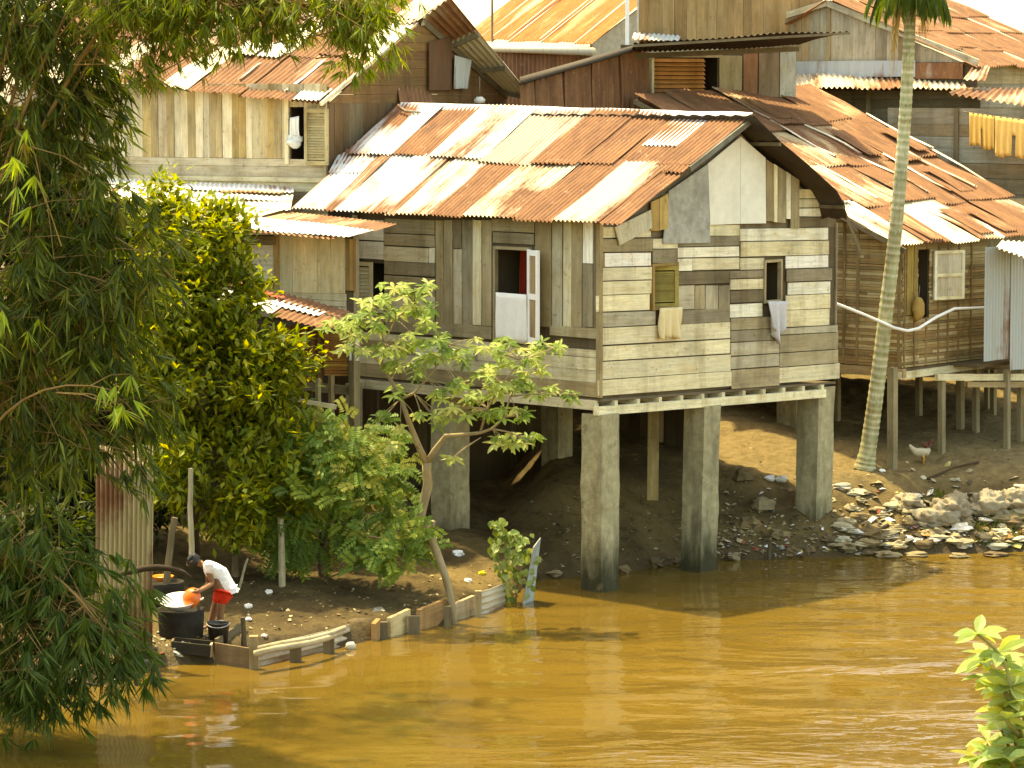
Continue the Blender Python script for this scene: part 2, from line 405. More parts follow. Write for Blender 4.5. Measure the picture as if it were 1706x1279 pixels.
def cloth(pts_top, drop, mats, parent=None, name='towel', folds=5, amp=.04, col=(.8, .75, .6, .1), out=V((0, -1, 0)), rag=.06, nz=9, nx=24, taper=0., split=False):
    """hanging cloth from a polyline of two points, with vertical folds"""
    mb = MB(); a, b = pts_top; sd = R.random() * 50; rows = []
    for j in range(nz + 1):
        g = j / nz; row = []
        for i in range(nx + 1):
            f = i / nx; f2 = .5 + (f - .5) * (1 - taper * g)
            dd = drop * (1 + rag * mnoise.noise(V((f * 3, sd, 0))) * 2) * g
            p = lerp(a, b, f2) - V((0, 0, dd)) + out * (amp * (.25 + g) * sin(2 * pi * folds * f + 2 * mnoise.noise(V((f * 2, g, sd))))+ .02)
            row.append(mb.vert(p, col, (f, g, sd)))
        rows.append(row)
    for r0, r1 in zip(rows, rows[1:]):
        for i in range(nx):
            if split and abs((i + .5) / nx - .5) < .05 and rows.index(r0) >= nz * .38: continue
            mb.face(r0[i], r1[i], r1[i + 1], r0[i + 1])
    o = mb.build(name, mats, parent, smooth=True)
    md = o.modifiers.new('Solidify', 'SOLIDIFY'); md.thickness = .006
    return o
# ------------------------------------------------------------------ terrain and water
SH = [(-700, 30), (-40, 35), (-12, 37), (-6.6, 38.8), (-5.3, 40.2), (-5.0, 41.1), (-4.1, 41.6), (-3.0, 42.3), (-2.33, 42.9), (-.92, 44.7), (-.03, 46.8), (.36, 48.6),
      (1.44, 49.3), (3.4, 50.7), (5.6, 51.2), (8.9, 51.7), (14, 52.4), (60, 56), (700, 90)]
def shore(x):
    for (a, ya), (b, yb) in zip(SH, SH[1:]):
        if x <= b: return ya + (yb - ya) * max(0, (x - a)) / (b - a)
    return 90
def sstep(a, b, x):
    t = min(1, max(0, (x - a) / (b - a))); return t * t * (3 - 2 * t)
def gz(x, y, fine=True):
    if y < 20: return -1.5 + 3.2 * sstep(18, 8, y)
    d = y - shore(x)
    if d < 0: h = max(-1.5, d * .7 - .05)
    else:
        w = sstep(-.3, .9, x)
        l = .2 * sstep(0, .25, d) - .05 * (1 - sstep(0, .25, d)) + min(1.3, .085 * d)
        r = .54 * min(d, 2.0) + .15 * max(0, min(d - 2.0, 7)) + .10 * sstep(0, .3, d)
        h = l * (1 - w) + r * w
    if fine and -2 < d < 40:
        a = min(1, max(0, d + .15) * 1.5)
        h += a * (.10 * mnoise.noise(V((x * .5, y * .5, 0))) + .05 * mnoise.noise(V((x * 1.7, y * 1.7, 5))) + .045 * mnoise.noise(V((x * 5, y * 5, 9))) + .04 * abs(mnoise.noise(V((x * 11, y * 11, 3)))))
    return h
def grid(lo, hi, step, outer):
    a = []; x = lo
    while x <= hi + 1e-6: a.append(x); x += step
    return [-o for o in reversed(outer) if -o < lo] + a + [o for o in outer if o > hi]
xs = grid(-10, 12, .12, [14, 17, 22, 30, 45, 80, 160, 350, 700]); ys = [-700, -300, -100, -40, -10, 0, 4, 8, 10, 12, 14, 16, 18, 22, 26, 30, 33] + [36 + .12 * i for i in range(200)] + [61, 63, 66, 70, 80, 100, 140, 220, 400, 900, 1800]
mb = MB()
for y in ys:
    for x in xs: mb.vert((x, y, gz(x, y)))
nx = len(xs)
for j in range(len(ys) - 1):
    for i in range(nx - 1): mb.face(j * nx + i, j * nx + i + 1, (j + 1) * nx + i + 1, (j + 1) * nx + i)
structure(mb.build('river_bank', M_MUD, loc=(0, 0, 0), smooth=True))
mb = MB()
def wz(x, y):
    return .012 * mnoise.noise(V((x * .9 + y * .25, y * 1.7, 0))) + .008 * mnoise.noise(V((x * 2.3, y * 3.6, 4)))
wx = grid(-10, 12, .16, [16, 24, 40, 90, 250, 700]); wy = [-700, -200, -60, 10, 20, 26, 29] + [30 + .14 * i for i in range(165)] + [54, 58, 70, 90]
for y in wy:
    for x in wx: mb.vert((x, y, wz(x, y)))
nx = len(wx)
for j in range(len(wy) - 1):
    for i in range(nx - 1): mb.face(j * nx + i, j * nx + i + 1, (j + 1) * nx + i + 1, (j + 1) * nx + i)
structure(mb.build('river_water', M_WATER, loc=(0, 0, 0), smooth=True))

# ------------------------------------------------------------------ main stilt house
al = radians(42.5); A = V((-cos(al), sin(al), 0)); B = V((sin(al), cos(al), 0))
Cc = P(1000, 640, 47.6); CO = (Cc.x, Cc.y)
pF = Plane(CO, A); pG = Plane(CO, B)
SAG = .026
zf = pF.hit(1000, 662).z                     # floor level
sF1 = 5.6; sG1 = pG.sz(1392, 640)[0]
house = thing('stilt_house', 'plank stilt house with patchwork rusty roof standing on four square concrete pillars', 'house', (CO[0], CO[1], 0))
# gable wall, boards read off in a crop of the photo (x0, x1, y0, y1, colour)
gc = lambda x, y: (960 + x / 2.557, 180 + y / 2.557)
gab = MB()
def gb(x0, x1, y0, y1, col, off=.02, d=.22, tilt=SAG):
    s0, zt = pG.sz(*gc(x0, y0)); s1, _ = pG.sz(*gc(x1, y0)); _, zb = pG.sz(*gc(x0, y1))
    slab(gab, pG, s0 + .003, s1 - .003, zb + .004, zt - .004, off + R.uniform(-.006, .008), .024, jit(col, .07, min(1, max(0, col[3] + R.uniform(-.2, .2)))), None, 'auto', tilt)
W2 = (.87, .86, .79, .02); CG = (.67, .61, .42, .3); DG = (.29, .25, .17, .65); TG = (.38, .32, .2, .5)
for b in [(100, 315, 505, 553, CG), (95, 320, 557, 614, TG), (118, 316, 618, 677, W2), (94, 118, 618, 677, T_), (98, 318, 680, 736, CG), (100, 318, 738, 797, C_), (85, 310, 800, 869, C_), (105, 335, 872, 933, G_),
          (565, 692, 498, 545, C_), (430, 692, 547, 590, DG), (430, 692, 592, 637, W_), (695, 1070, 512, 568, W_), (697, 1073, 570, 634, C_), (322, 428, 556, 600, CG), (322, 428, 602, 662, DG),
          (430, 490, 640, 695, W_), (492, 692, 640, 692, CG), (695, 797, 638, 690, CG), (652, 797, 692, 727, DG), (430, 650, 697, 753, D_), (430, 500, 755, 858, G_), (502, 545, 755, 858, TG), (547, 600, 755, 858, G_), (602, 650, 755, 858, DG), (430, 650, 860, 920, DG),
          (652, 793, 729, 775, CG), (652, 793, 777, 831, D_), (890, 1070, 630, 683, W2), (893, 1085, 686, 740, DG), (900, 1080, 742, 796, W_), (890, 1080, 798, 860, C_), (882, 1075, 862, 934, C_),
          (652, 790, 835, 893, W_), (655, 860, 895, 946, TG), (655, 862, 948, 998, DG), (864, 1110, 937, 966, G_), (105, 652, 937, 1010, CG), (655, 860, 1000, 1056, G_), (864, 1113, 968, 1042, TG), (110, 652, 1013, 1078, C_),
          (655, 860, 1058, 1112, G_), (862, 1112, 1044, 1102, TG), (105, 655, 1081, 1156, CG), (90, 657, 1159, 1226, C_), (659, 862, 1114, 1196, TG), (862, 1118, 1104, 1172, CG),
          (943, 1068, 345, 385, C_), (943, 1068, 387, 424, CG), (945, 1068, 426, 462, W_), (945, 1068, 464, 508, D_)]:
    gb(*b)
def gquad(pts, col, off=.045, th=.02, along='v'):
    ps = [pG.sz(*gc(x, y)) for x, y in pts]; w = [pG.pt(s, z, off) for s, z in ps]; gab.quadbox(*w, pG.n, th, jit(col, .06, col[3]), None, along)
gab_, gab = gab, MB(); gquad([(360, 577), (562, 573), (550, 238), (386, 352)], (.5, .49, .41, .3), .05); gab.build('gable_panel', M_ROUGH, house); gab = MB()
gquad([(562, 497), (690, 492), (690, 122), (552, 236)], (.86, .83, .69, .15), .047); gquad([(692, 492), (800, 490), (798, 212), (692, 120)], (.86, .83, .69, .18), .044); gab.build('gable_panel', M_PAPER, house); gab = gab_
gquad([(172, 584), (310, 510), (305, 432), (152, 506)], (.62, .58, .44, .2), .07); gquad([(308, 522), (344, 522), (344, 384), (310, 400)], Y_, .05); gquad([(346, 520), (381, 512), (381, 362), (346, 384)], (.58, .42, .16, .3), .054)
x = 800
for w, c, yb in ((30, T_, 480), (16, C_, 484), (34, TG, 486), (20, W_, 470), (38, TG, 510)):
    yt = 218 + (x - 800) * .62; gquad([(x + 1, yb), (x + w - 1, yb + 2), (x + w - 1, yt + w * .62), (x + 1, yt)], c, .05 + R.uniform(-.01, .012)); x += w + 1
gwin = [pG.sz(*gc(322, 855)) + pG.sz(*gc(425, 662)), pG.sz(*gc(797, 826)) + pG.sz(*gc(868, 648))]
GH = [(w[0], w[2], w[1], w[3]) for w in gwin]
FW0, FW1 = pF.sz(883, 568), pF.sz(826, 412)     # main opening in the front wall
FH = [(FW0[0], FW1[0], FW0[1], FW1[1])]
lw0, lw1 = pF.sz(640, 500), pF.sz(597, 437); FH.append((lw0[0], lw1[0], lw0[1], lw1[1]))
s_r, z_r = 3.55, pG.hit(1237, 212).z             # ridge position over the gable
zeF = pF.hit(1000, 374).z
GT = [(0, zeF), (s_r, z_r)] + [pG.sz(u, v) for u, v in ((1262, 246), (1280, 268), (1330, 298), (1380, 348))] + [(9, pG.hit(1390, 365).z)]
def gtop(s):
    for (a, za), (b, zb_) in zip(GT, GT[1:]):
        if s <= b: return za + (zb_ - za) * (s - a) / (b - a)
    return zeF
bk = MB()
backing(bk, pG, 0, sG1, zf - .1, zeF - .25, GH, -.03)
ss = [0, .9, 1.8, 2.7, s_r, 4.4, 5.3, sG1]
for a, b in zip(ss, ss[1:]): slab(bk, pG, a, b, zeF - .25, (gtop(a) - .06, gtop(b) - .06), -.03, .02, (.2, .16, .1, .6))
gab.v += []; 
base = len(gab.v)
for v, c, t in zip(bk.v, bk.c, bk.t): gab.vert(v, c, t)
for f in bk.f: gab.face(*[i + base for i in f])
gab.build('gable_wall', M_WOOD, house)
# front wall
fr = MB(); fc = lambda x, y: (560 + x / 3.63, 350 + y / 3.63)
def fb(x0, x1, y0, y1, col, off=.02, al='auto'):
    s0, zt = pF.sz(*fc(x1, y0)); s1, _ = pF.sz(*fc(x0, y0)); _, zb = pF.sz(*fc(x1, y1))
    slab(fr, pF, s0 + .003, s1 - .003, zb + .003, zt - .003, off + R.uniform(-.006, .008), .024, jit(col, .08, min(1, max(0, col[3] + R.uniform(-.2, .2)))), None, al)
for b in [(135, 290, 60, 108, CG), (135, 290, 111, 185, W2), (135, 290, 191, 298, W2), (295, 600, 60, 150, TG), (295, 600, 152, 224, TG), (295, 563, 228, 319, CG), (566, 600, 228, 319, W_), (295, 600, 323, 402, DG), (295, 600, 410, 520, TG), (295, 600, 523, 610, CG), (295, 600, 613, 700, TG),
          (135, 290, 548, 625, CG), (135, 290, 628, 700, TG),
          (605, 653, 60, 695, T_), (655, 708, 60, 692, TG), (711, 763, 60, 233, D_), (711, 763, 235, 690, G_), (766, 828, 60, 695, DG), (831, 883, 60, 695, CG), (886, 943, 60, 700, TG),
          (945, 1205, 60, 138, TG), (952, 1200, 142, 208, DG), (1208, 1308, 60, 708, T_), (1311, 1373, 60, 708, G_), (1376, 1428, 60, 708, CG), (1431, 1493, 60, 708, TG), (1496, 1558, 60, 325, W2), (1496, 1558, 327, 708, DG), (1561, 1592, 60, 712, D_),
          (300, 943, 702, 782, TG), (1295, 1578, 714, 778, TG)]: fb(*b)
zc = pF.sz(*fc(1300, 785))[1]; zd = pF.sz(*fc(900, 790))[1]
sx0 = 0.01
planks_h(fr, pF, sx0, sF1, zf, min(zc, zd) - .01, .23, [TG, CG, G_, T_, DG, TG, W_], joints=3)
planks_v(fr, pF, pF.sz(597, 500)[0], sF1, zc, zeF, .14, [TG, DG, G_])
backing(fr, pF, 0, sF1, zf - .1, zeF + .15, FH, -.03)
slab(fr, pF, -.035, .05, zf, zeF + .1, .05, .07, jit(T_), None, 'v')
fr.build('front_wall', M_WOOD, house)
# hidden walls and floor, real house body
mb = MB(); pR = Plane((CO[0] + B.x * sG1, CO[1] + B.y * sG1), A); pK = Plane((CO[0] + A.x * sF1, CO[1] + A.y * sF1), B)
slab(mb, pR, 0, sF1, zf - .15, pG.hit(1392, 372).z, .02, .04, DG); slab(mb, pK, 0, sG1, zf - .1, zeF, .02, .04, DG)
mb.build('back_wall', M_WOOD, house)
fl = [pF.pt(0, zf - .03, 0), pG.pt(sG1, zf - .03 - SAG * sG1, 0)]; fl += [fl[1] + A * sF1, fl[0] + A * sF1]
mb = MB(); mb.quadbox(*fl, V((0, 0, 1)), .04, (.15, .12, .08, .6)); mb.build('floor', M_WOOD, house)
# floor joists and beams
for k in range(11):
    s = .35 + k * (sG1 - .5) / 10.5; z = zf - .11 - SAG * s
    mb = MB(); p = pG.pt(s, z, .04); mb.bar(p, p + A * 5.2, .075, .09, jit(CG)); mb.build('floor_joist', M_WOOD, house)
mb = MB(); mb.bar(pG.pt(-.1, zf - .21, .0), pG.pt(sG1 - .35, zf - .21 - SAG * (sG1), .0), .12, .14, jit(C_)); mb.build('floor_beam', M_WOOD, house)
mb = MB(); mb.bar(pF.pt(.05, zf - .13, .03), pF.pt(sF1, zf - .13, .03), .10, .15, jit(CG)); mb.build('floor_beam', M_WOOD, house)
mb = MB(); mb.bar(pF.pt(.1, zf - .21, -2.8), pF.pt(sF1, zf - .21, -2.8), .12, .14, jit(DG)); mb.build('floor_beam', M_WOOD, house)
def pillar(c, w, zt, zb=-1.2, lean=(0, 0), parent=None, seed=0, name='pillar', mat=None):
    mb = MB(); n = 14; rings = []
    for j in range(n + 1):
        f = j / n; z = zb + (zt - zb) * f; ring = []
        for k in range(12):
            a = k // 3; e = (k % 3) / 3
            cs = [(-1, -1), (1, -1), (1, 1), (-1, 1)]; x0, y0 = cs[a]; x1, y1 = cs[(a + 1) % 4]
            x, y = x0 + (x1 - x0) * e, y0 + (y1 - y0) * e
            q = w / 2 * (1 + .05 * mnoise.noise(V((x * 2 + seed, y * 2, z * 1.5))) + .045 * mnoise.noise(V((x * 5 + seed, y * 5, z * 5))))
            ln = (lean[0] * f, lean[1] * f)
            p = V((c[0] + ln[0], c[1] + ln[1], z)) + A * (-x * q) + B * (y * q)
            ring.append(mb.vert(p, (.4, .36, .25, .5), (x, y, z)))
        rings.append(ring)
    for a, b in zip(rings, rings[1:]):
        for k in range(12): mb.face(a[k], a[(k + 1) % 12], b[(k + 1) % 12], b[k])
    mb.face(*rings[-1]); return mb.build(name, mat or M_CONC, parent)
def xy(p): return (p.x, p.y)
b1 = G(1000, 985); pillar(xy(b1 + V((0, .18, 0))), .43, zf - .27, parent=house, seed=1, lean=(.0, 0))
q = pG.pt(2.72, 0, -.2); pillar(xy(q), .43, zf - .34, parent=house, seed=7, lean=(.08, 0))
q = pG.pt(sG1 - .32, 0, -.25); pillar(xy(q), .46, zf - .27, parent=house, seed=13, lean=(.06, 0))
q = pF.pt(3.55, 0, -.25); pillar(xy(q), .46, zf - .2, parent=house, seed=21)
q = P(928, 700, 53.0); pillar(xy(q), .40, zf - .1, parent=house, seed=31)
q = P(1322, 700, 56.6); pillar(xy(q), .46, zf - .3, parent=house, seed=41)
q = P(590, 700, 51.0); pillar(xy(q), .2, zf - .1, parent=house, seed=45, name='post')
# slim timber prop hanging from the floor
mb = MB(); a, b = P(1089, 662, 51.2), P(1087, 832, 51.2); mb.bar(a, b, .19, .19, (.5, .4, .2, .6)); mb.bar(a + V((.13, .1, 0)), P(1100, 736, 51.3), .07, .1, jit(D_)); mb.build('post', M_WOOD, house)
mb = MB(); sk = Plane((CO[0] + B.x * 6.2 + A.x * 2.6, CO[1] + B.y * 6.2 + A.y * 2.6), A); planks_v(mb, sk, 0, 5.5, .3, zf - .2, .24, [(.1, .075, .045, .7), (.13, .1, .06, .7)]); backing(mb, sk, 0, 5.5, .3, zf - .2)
sk2 = Plane((CO[0] + A.x * 5.9, CO[1] + A.y * 5.9), B); planks_v(mb, sk2, .9, 6.2, .2, zf - .1, .24, [(.1, .075, .045, .7), (.13, .1, .06, .7)]); backing(mb, sk2, .9, 6.2, .2, zf - .1); mb.build('shade_skirting', M_WOOD, house)  # dark boards added to block light and keep the space underneath dark
# roof
OVG = .3
pE = Plane((CO[0] - B.x * .42, CO[1] - B.y * .42), A); E0 = pE.hit(1032, 373); E1 = pE.hit(486, 349)
pRd = Plane((CO[0] + B.x * s_r, CO[1] + B.y * s_r), A); R0 = pRd.hit(1254, 195); R1 = pRd.hit(668, 177)
fe = lambda u: (1032 - u) / 546.; 
bot = [(1032, 1000, RU), (1000, 930, CR), (930, 868, RU), (868, 782, (.6, .53, .36, .46)), (782, 728, RU), (728, 672, (.66, .6, .46, .42)), (672, 655, RM), (655, 598, (.62, .59, .52, .36)), (598, 560, ZN), (560, 545, RM), (545, 486, (.55, .56, .54, .42))]
top = [(1032, 985, (.5, .26, .1, .8)), (985, 918, WH), (918, 868, RU), (868, 800, (.4, .19, .09, .86)), (800, 715, (.36, .33, .25, .40)), (715, 628, (.62, .58, .46, .30)), (628, 560, RU), (560, 525, ZN), (525, 486, (.48, .48, .46, .55))]
sp = []
for i, (a, b, c) in enumerate(bot): sp.append((fe(a) - .004, fe(b) + .004, .0 + R.uniform(-.008, .008), .53 + R.uniform(0, .03), c, (i % 2) * .022))
for i, (a, b, c) in enumerate(top):
    g = .49 + R.uniform(-.025, .025)
    if c is WH: sp.append((fe(a) - .004, fe(b) + .004, g, 1.0, RU, .005)); sp.append((fe(a) + .012, fe(b) - .02, .69, 1.0, c, .03)); continue
    sp.append((fe(a) - .004, fe(b) + .004, g, 1.0, c, .045 + (i % 2) * .022))
sp.append((fe(1032) - .008, fe(1006), .44, .5, RU, .07)); sp.append((fe(860), fe(820), .46, .5, RU, .075))
roof(E0, E1, R0, R1, sp, house)
# far slope: overhang seen from below past the gable, underside shade painted near-black
hang = MB(); pG2 = Plane((CO[0] - A.x * .55, CO[1] - A.y * .55), B)
pts = [(1257, 192), (1300, 235), (1347, 274), (1394, 317), (1407, 340), (1411, 364)]
edge = [pG2.hit(u, v) for u, v in pts]; rows = []
for p in edge:
    row = []
    for k in range(0, 60):
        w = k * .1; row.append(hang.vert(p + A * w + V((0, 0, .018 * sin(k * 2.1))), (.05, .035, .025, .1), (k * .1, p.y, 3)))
    rows.append(row)
for a, b in zip(rows, rows[1:]):
    for k in range(59): hang.face(a[k], b[k], b[k + 1], a[k + 1])
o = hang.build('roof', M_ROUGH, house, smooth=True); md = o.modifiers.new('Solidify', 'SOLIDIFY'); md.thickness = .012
mb = MB()
for f in (.38, .8): 
    i = int(f * 5); mb.bar(edge[i] + V((0, 0, -.05)), edge[i] + A * 5 + V((0, 0, -.05)), .06, .06, jit(D_))
mb.build('rafter', M_WOOD, house)
mb = MB(); n = 24
rc = [lerp(R0, R1, i / n) for i in range(n + 1)]; rr = []
for i, p in enumerate(rc):
    w = .02 * mnoise.noise(V((i * .4, 0, 0)))
    rr.append([mb.vert(p - B * .17 + V((0, 0, -.035 + w)), ZN, (i * .3, 0, 2)), mb.vert(p + V((0, 0, .075 + w)), (.8, .78, .74, .15), (i * .3, .2, 2)), mb.vert(p + B * .17 + V((0, 0, -.05 + w)), ZN, (i * .3, .4, 2))])
for a, b in zip(rr, rr[1:]):
    for k in range(2): mb.face(a[k], a[k + 1], b[k + 1], b[k])
mb.build('ridge_cap', M_METAL, house)
mb = MB(); mb.bar(lerp(E0, R0, .5) - A * .03 + V((0, 0, .0)), lerp(E0, R0, 1.0) - A * .03 + V((0, 0, -.02)), .05, .09, (.2, .2, .17, .5)); mb.build('barge_board', M_WOOD, house)
mb = MB(); mb.bar(P(1404, 345, 52.0), P(1434, 420, 52.0), .05, .05, D_); mb.bar(P(1398, 352, 52.1), P(1428, 385, 52.1), .04, .04, D_); mb.build('rafter', M_WOOD, house)
# taller end of the roof beside the upper house
nrm = (E1 - E0).cross(R0 - E0).normalized()
if nrm.z < 0: nrm = -nrm
def onroof(u, v, lift=0):
    d = ray(u, v); t = (E0 - CAM).dot(nrm) / d.dot(nrm); return CAM + d * t + nrm * lift
mb = MB()
for (q, c) in (([(548, 292), (612, 292), (640, 262), (567, 258)], ZN), ([(556, 277), (600, 275), (648, 212), (567, 212)], (.5, .4, .3, .72)), ([(598, 276), (645, 276), (672, 172), (646, 208)], (.5, .5, .5, .5)), ([(566, 226), (640, 224), (672, 170), (652, 96)], (.45, .27, .13, .8)), ([(565, 222), (600, 222), (652, 98), (566, 188)], RU)):
    corr(mb, *[onroof(u, v, .04) for u, v in q], jit(c, .05, c[3]), .095, .02, 0, 3)
mb.build('roof_extension', M_METAL, house, smooth=True)
mb = MB(); corr(mb, P(668, 182, 55.6), P(728, 186, 56.6), P(716, 146, 57.0), P(652, 94, 56.0), (.3, .17, .09, .85), .16, .03, 0, 3); mb.build('gable_cladding', M_METAL, house, smooth=True)
mb = MB(); mb.tube([P(662, 174, 55.0), P(668, 180, 55.0), P(676, 185, 54.8), P(700, 187, 54.6)], [.02, .03, .03, .02], 8, (.3, .28, .22, .5)); mb.build('flashing', M_METAL, house, smooth=True)
# windows
w = FH[0]; wn = frame(pF, w[0], w[1], w[2], w[3], house, TG, .05, .05, 'window_frame')
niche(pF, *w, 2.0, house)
hx = pF.pt(w[0] - .02, 0, .07); dv = (-A * cos(radians(24)) - B * sin(radians(24)))
mb = MB(); z0, z1 = w[2] - .02, w[3] - .0; wd = .42; nn = V((dv.y, -dv.x, 0)); nn = nn if nn.y < 0 else -nn
hp = lambda s, z, o=0: V((hx.x + dv.x * s, hx.y + dv.y * s, z)) + nn * o
for s in (.04, wd - .04): mb.bar(hp(s, z0), hp(s, z1), .085, .04, (.88, .86, .83, .0), up=nn)
for z in (z0 + .05, (z0 + z1) / 2, z1 - .05): mb.bar(hp(.08, z), hp(wd - .08, z), .038, .09, (.88, .86, .83, .0))
sh = mb.build('shutter', M_CLOTH, house)
mb = MB(); mb.quadbox(hp(.07, z0 + .05), hp(wd - .07, z0 + .05), hp(wd - .07, z1 - .05), hp(.07, z1 - .05), nn, .012, (.34, .24, .13, .5), None, 'v'); mb.build('shutter_panel', M_WOOD, sh)
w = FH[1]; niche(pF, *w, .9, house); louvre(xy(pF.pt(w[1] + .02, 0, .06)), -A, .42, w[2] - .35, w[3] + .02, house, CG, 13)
for i, w in enumerate(GH):
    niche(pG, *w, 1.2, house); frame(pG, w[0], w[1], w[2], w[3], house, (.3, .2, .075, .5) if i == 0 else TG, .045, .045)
w = GH[0]; th = radians(24); louvre(xy(pG.pt(w[1], 0, .05)), (-B.x * cos(th) + A.x * sin(th), -B.y * cos(th) + A.y * sin(th)), w[1] - w[0], w[2], w[3] - .03, house, (.34, .27, .08, .3), 15)
# cloths
a, b = pF.hit(885, 490) + pF.n * .1, pF.hit(834, 486) + pF.n * .1
tag(cloth((b, a), .80, M_CLOTH, None, 'towel', 3, .02, (.84, .82, .76, .05), pF.n, .04), 'large white towel hung over the sill of the tall opening with the white shutter', 'towel')
a, b = P(868, 412, 49.6), P(884, 414, 49.5)
tag(cloth((a, b), .78, M_CLOTH, None, 'garment', 4, .04, (.5, .06, .03, .1), pF.n, .1), 'red garment hanging inside the dark opening above the white towel', 'clothing')
a, b = pG.hit(*gc(334, 850)) + pG.n * .09, pG.hit(*gc(430, 846)) + pG.n * .09
tag(cloth((a, b), .50, M_CLOTH, None, 'towel', 3, .06, (.8, .66, .38, .1), pG.n, .05), 'cream and yellow towel hanging under the louvred gable shutter', 'towel')
a, b = pG.hit(*gc(795, 822)) + pG.n * .09, pG.hit(*gc(884, 820)) + pG.n * .09
tag(cloth((a, b), .58, M_CLOTH, None, 'towel', 3, .07, (.6, .58, .58, .1), pG.n, .22, taper=.35), 'grey crumpled cloth hanging from the sill of the open gable window', 'towel')

# ------------------------------------------------------------------ bamboo-walled house on thin posts
O4 = P(1503, 500, 54.0); p4L = Plane((O4.x, O4.y), A); p4R = Plane((O4.x, O4.y), B)
hut = thing('bamboo_house', 'woven bamboo walled house on thin posts with broad rusty roof, behind the palm', 'house', (O4.x, O4.y, 1.2))
zf4 = p4R.hit(1503, 612).z; ze4 = p4R.hit(1503, 410).z + .1
w4 = p4R.sz(1590, 500)[0]; W4 = [(p4R.sz(1528, 500)[0], p4R.sz(1547, 500)[0], p4R.hit(1540, 528).z, p4R.hit(1540, 415).z)]
s4 = 4.6; BM = [(.36, .27, .13, .4), (.42, .33, .17, .3), (.28, .2, .095, .5), (.5, .41, .24, .2), (.33, .22, .1, .5)]
mb = MB(); planks_h(mb, p4L, .0, 3.4, zf4, ze4, .055, BM, (), .012, .012, 4); backing(mb, p4L, 0, 3.4, zf4, ze4, (), -.02)
for k in range(14):
    z = ze4 + k * .1; planks_h(mb, p4L, k * .1 / .40 + .12, 4.2, z, z + .1, .055, BM, (), .012, .012, 2); backing(mb, p4L, k * .1 / .40 + .12, 4.2, z, z + .1, (), -.02)
for s in (.03, .95, 1.25, 2.1, 2.9): slab(mb, p4L, s, s + .05, zf4, ze4 + s * .4 - .06, .03, .02, jit((.28, .2, .1, .5)), None, 'v')
mb.build('front_wall', M_WOOD, hut)
mb = MB(); planks_h(mb, p4R, .0, 2.7, zf4, ze4, .055, BM, W4, .012, .012, 3); backing(mb, p4R, 0, 2.7, zf4, ze4, W4, -.02)
for s in (.03, .34, .72, 1.1, 1.4, 1.75, 2.15): 
    for x, y in cut(zf4, ze4, [(h[2], h[3]) for h in W4 if h[0] - .05 < s < h[1]]): slab(mb, p4R, s, s + .045, x, y, .03, .02, jit((.26, .17, .08, .5)), None, 'v')
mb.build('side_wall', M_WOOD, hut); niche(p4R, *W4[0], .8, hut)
mb = MB(); q = Plane((O4.x + B.x * 5, O4.y + B.y * 5), A); slab(mb, q, 0, 6, zf4, ze4 + .6, 0, .04, DG); q = Plane((O4.x + A.x * 6, O4.y + A.y * 6), B); slab(mb, q, 0, 5, zf4, ze4 + 2, 0, .04, DG)
q = Plane(xy(O4), B); slab(mb, q, 2.72, 5, zf4, ze4, -.03, .04, DG); mb.build('back_wall', M_WOOD, hut)
mb = MB(); a = p4R.pt(0, zf4 - .02, 0); mb.quadbox(a, a + B * 5, a + B * 5 + A * 6, a + A * 6, V((0, 0, 1)), .05, (.14, .1, .06, .6)); mb.build('floor', M_WOOD, hut)
mb = MB(); mb.bar(p4R.pt(-.1, zf4 - .14, .02), p4R.pt(2.6, zf4 - .12, .02), .09, .13, jit(CG)); mb.build('floor_beam', M_WOOD, hut)
mb = MB(); mb.bar(p4L.pt(-.1, zf4 - .1, .03), p4L.pt(3.2, zf4 - .1, .03), .1, .16, jit(T_)); mb.build('floor_beam', M_WOOD, hut)
mb = MB()
a = p4R.hit(1552, 420) + p4R.n * .05; dv = (B * cos(radians(15)) - A * sin(radians(15))); z0 = p4R.hit(1545, 500).z; z1 = p4R.hit(1545, 418).z
nn = V((dv.y, -dv.x, 0)); nn = nn if nn.y < 0 else -nn
hp = lambda s, z, o=0: V((a.x + dv.x * s, a.y + dv.y * s, z)) + nn * o
mb.quadbox(hp(0, z0), hp(.34, z0), hp(.34, z1), hp(0, z1), nn, .02, (.55, .5, .38, .3)); mb.quadbox(hp(.345, z0), hp(.72, z0), hp(.72, z1), hp(.345, z1), nn, .02, (.6, .55, .43, .3))
for s in (.03, .69): mb.bar(hp(s, z0, .02), hp(s, z1, .02), .06, .03, W_, up=nn)
for z in (z0 + .03, (z0 + z1) / 2, z1 - .03): mb.bar(hp(.06, z, .02), hp(.66, z, .02), .03, .06, C_)
mb.build('shutter', M_WOOD, hut)
mb = MB(); sd = [(1520, 500), (1540, 418)]; slab(mb, p4R, .1, .3, zf4 + .95, ze4, .035, .02, (.34, .24, .07, .4), None, 'v'); slab(mb, p4R, .31, .42, zf4 + .9, ze4, .04, .02, (.28, .19, .06, .4), None, 'v'); mb.build('door_board', M_WOOD, hut)
def post(u, vt, vb, Y, r, parent, name='post', col=(.3, .25, .15, .6)):
    mb = MB(); a = P(u, vb, Y); b = P(u, vt, Y); a.z = gz(a.x, a.y) - .3; a.y = b.y = Y
    r *= .8; mb.bar(a, b, r, r, jit(col), up=V((.7, .7, 0))); return mb.build(name, M_WOOD, parent)
post(1487, 612, 780, 53.75, .17, hut); post(1531, 600, 700, 57.5, .13, hut); post(1569, 622, 750, 54.6, .13, hut); post(1600, 600, 720, 56.6, .15, hut); post(1626, 600, 722, 56.4, .13, hut); post(1395, 590, 720, 56.8, .12, hut)
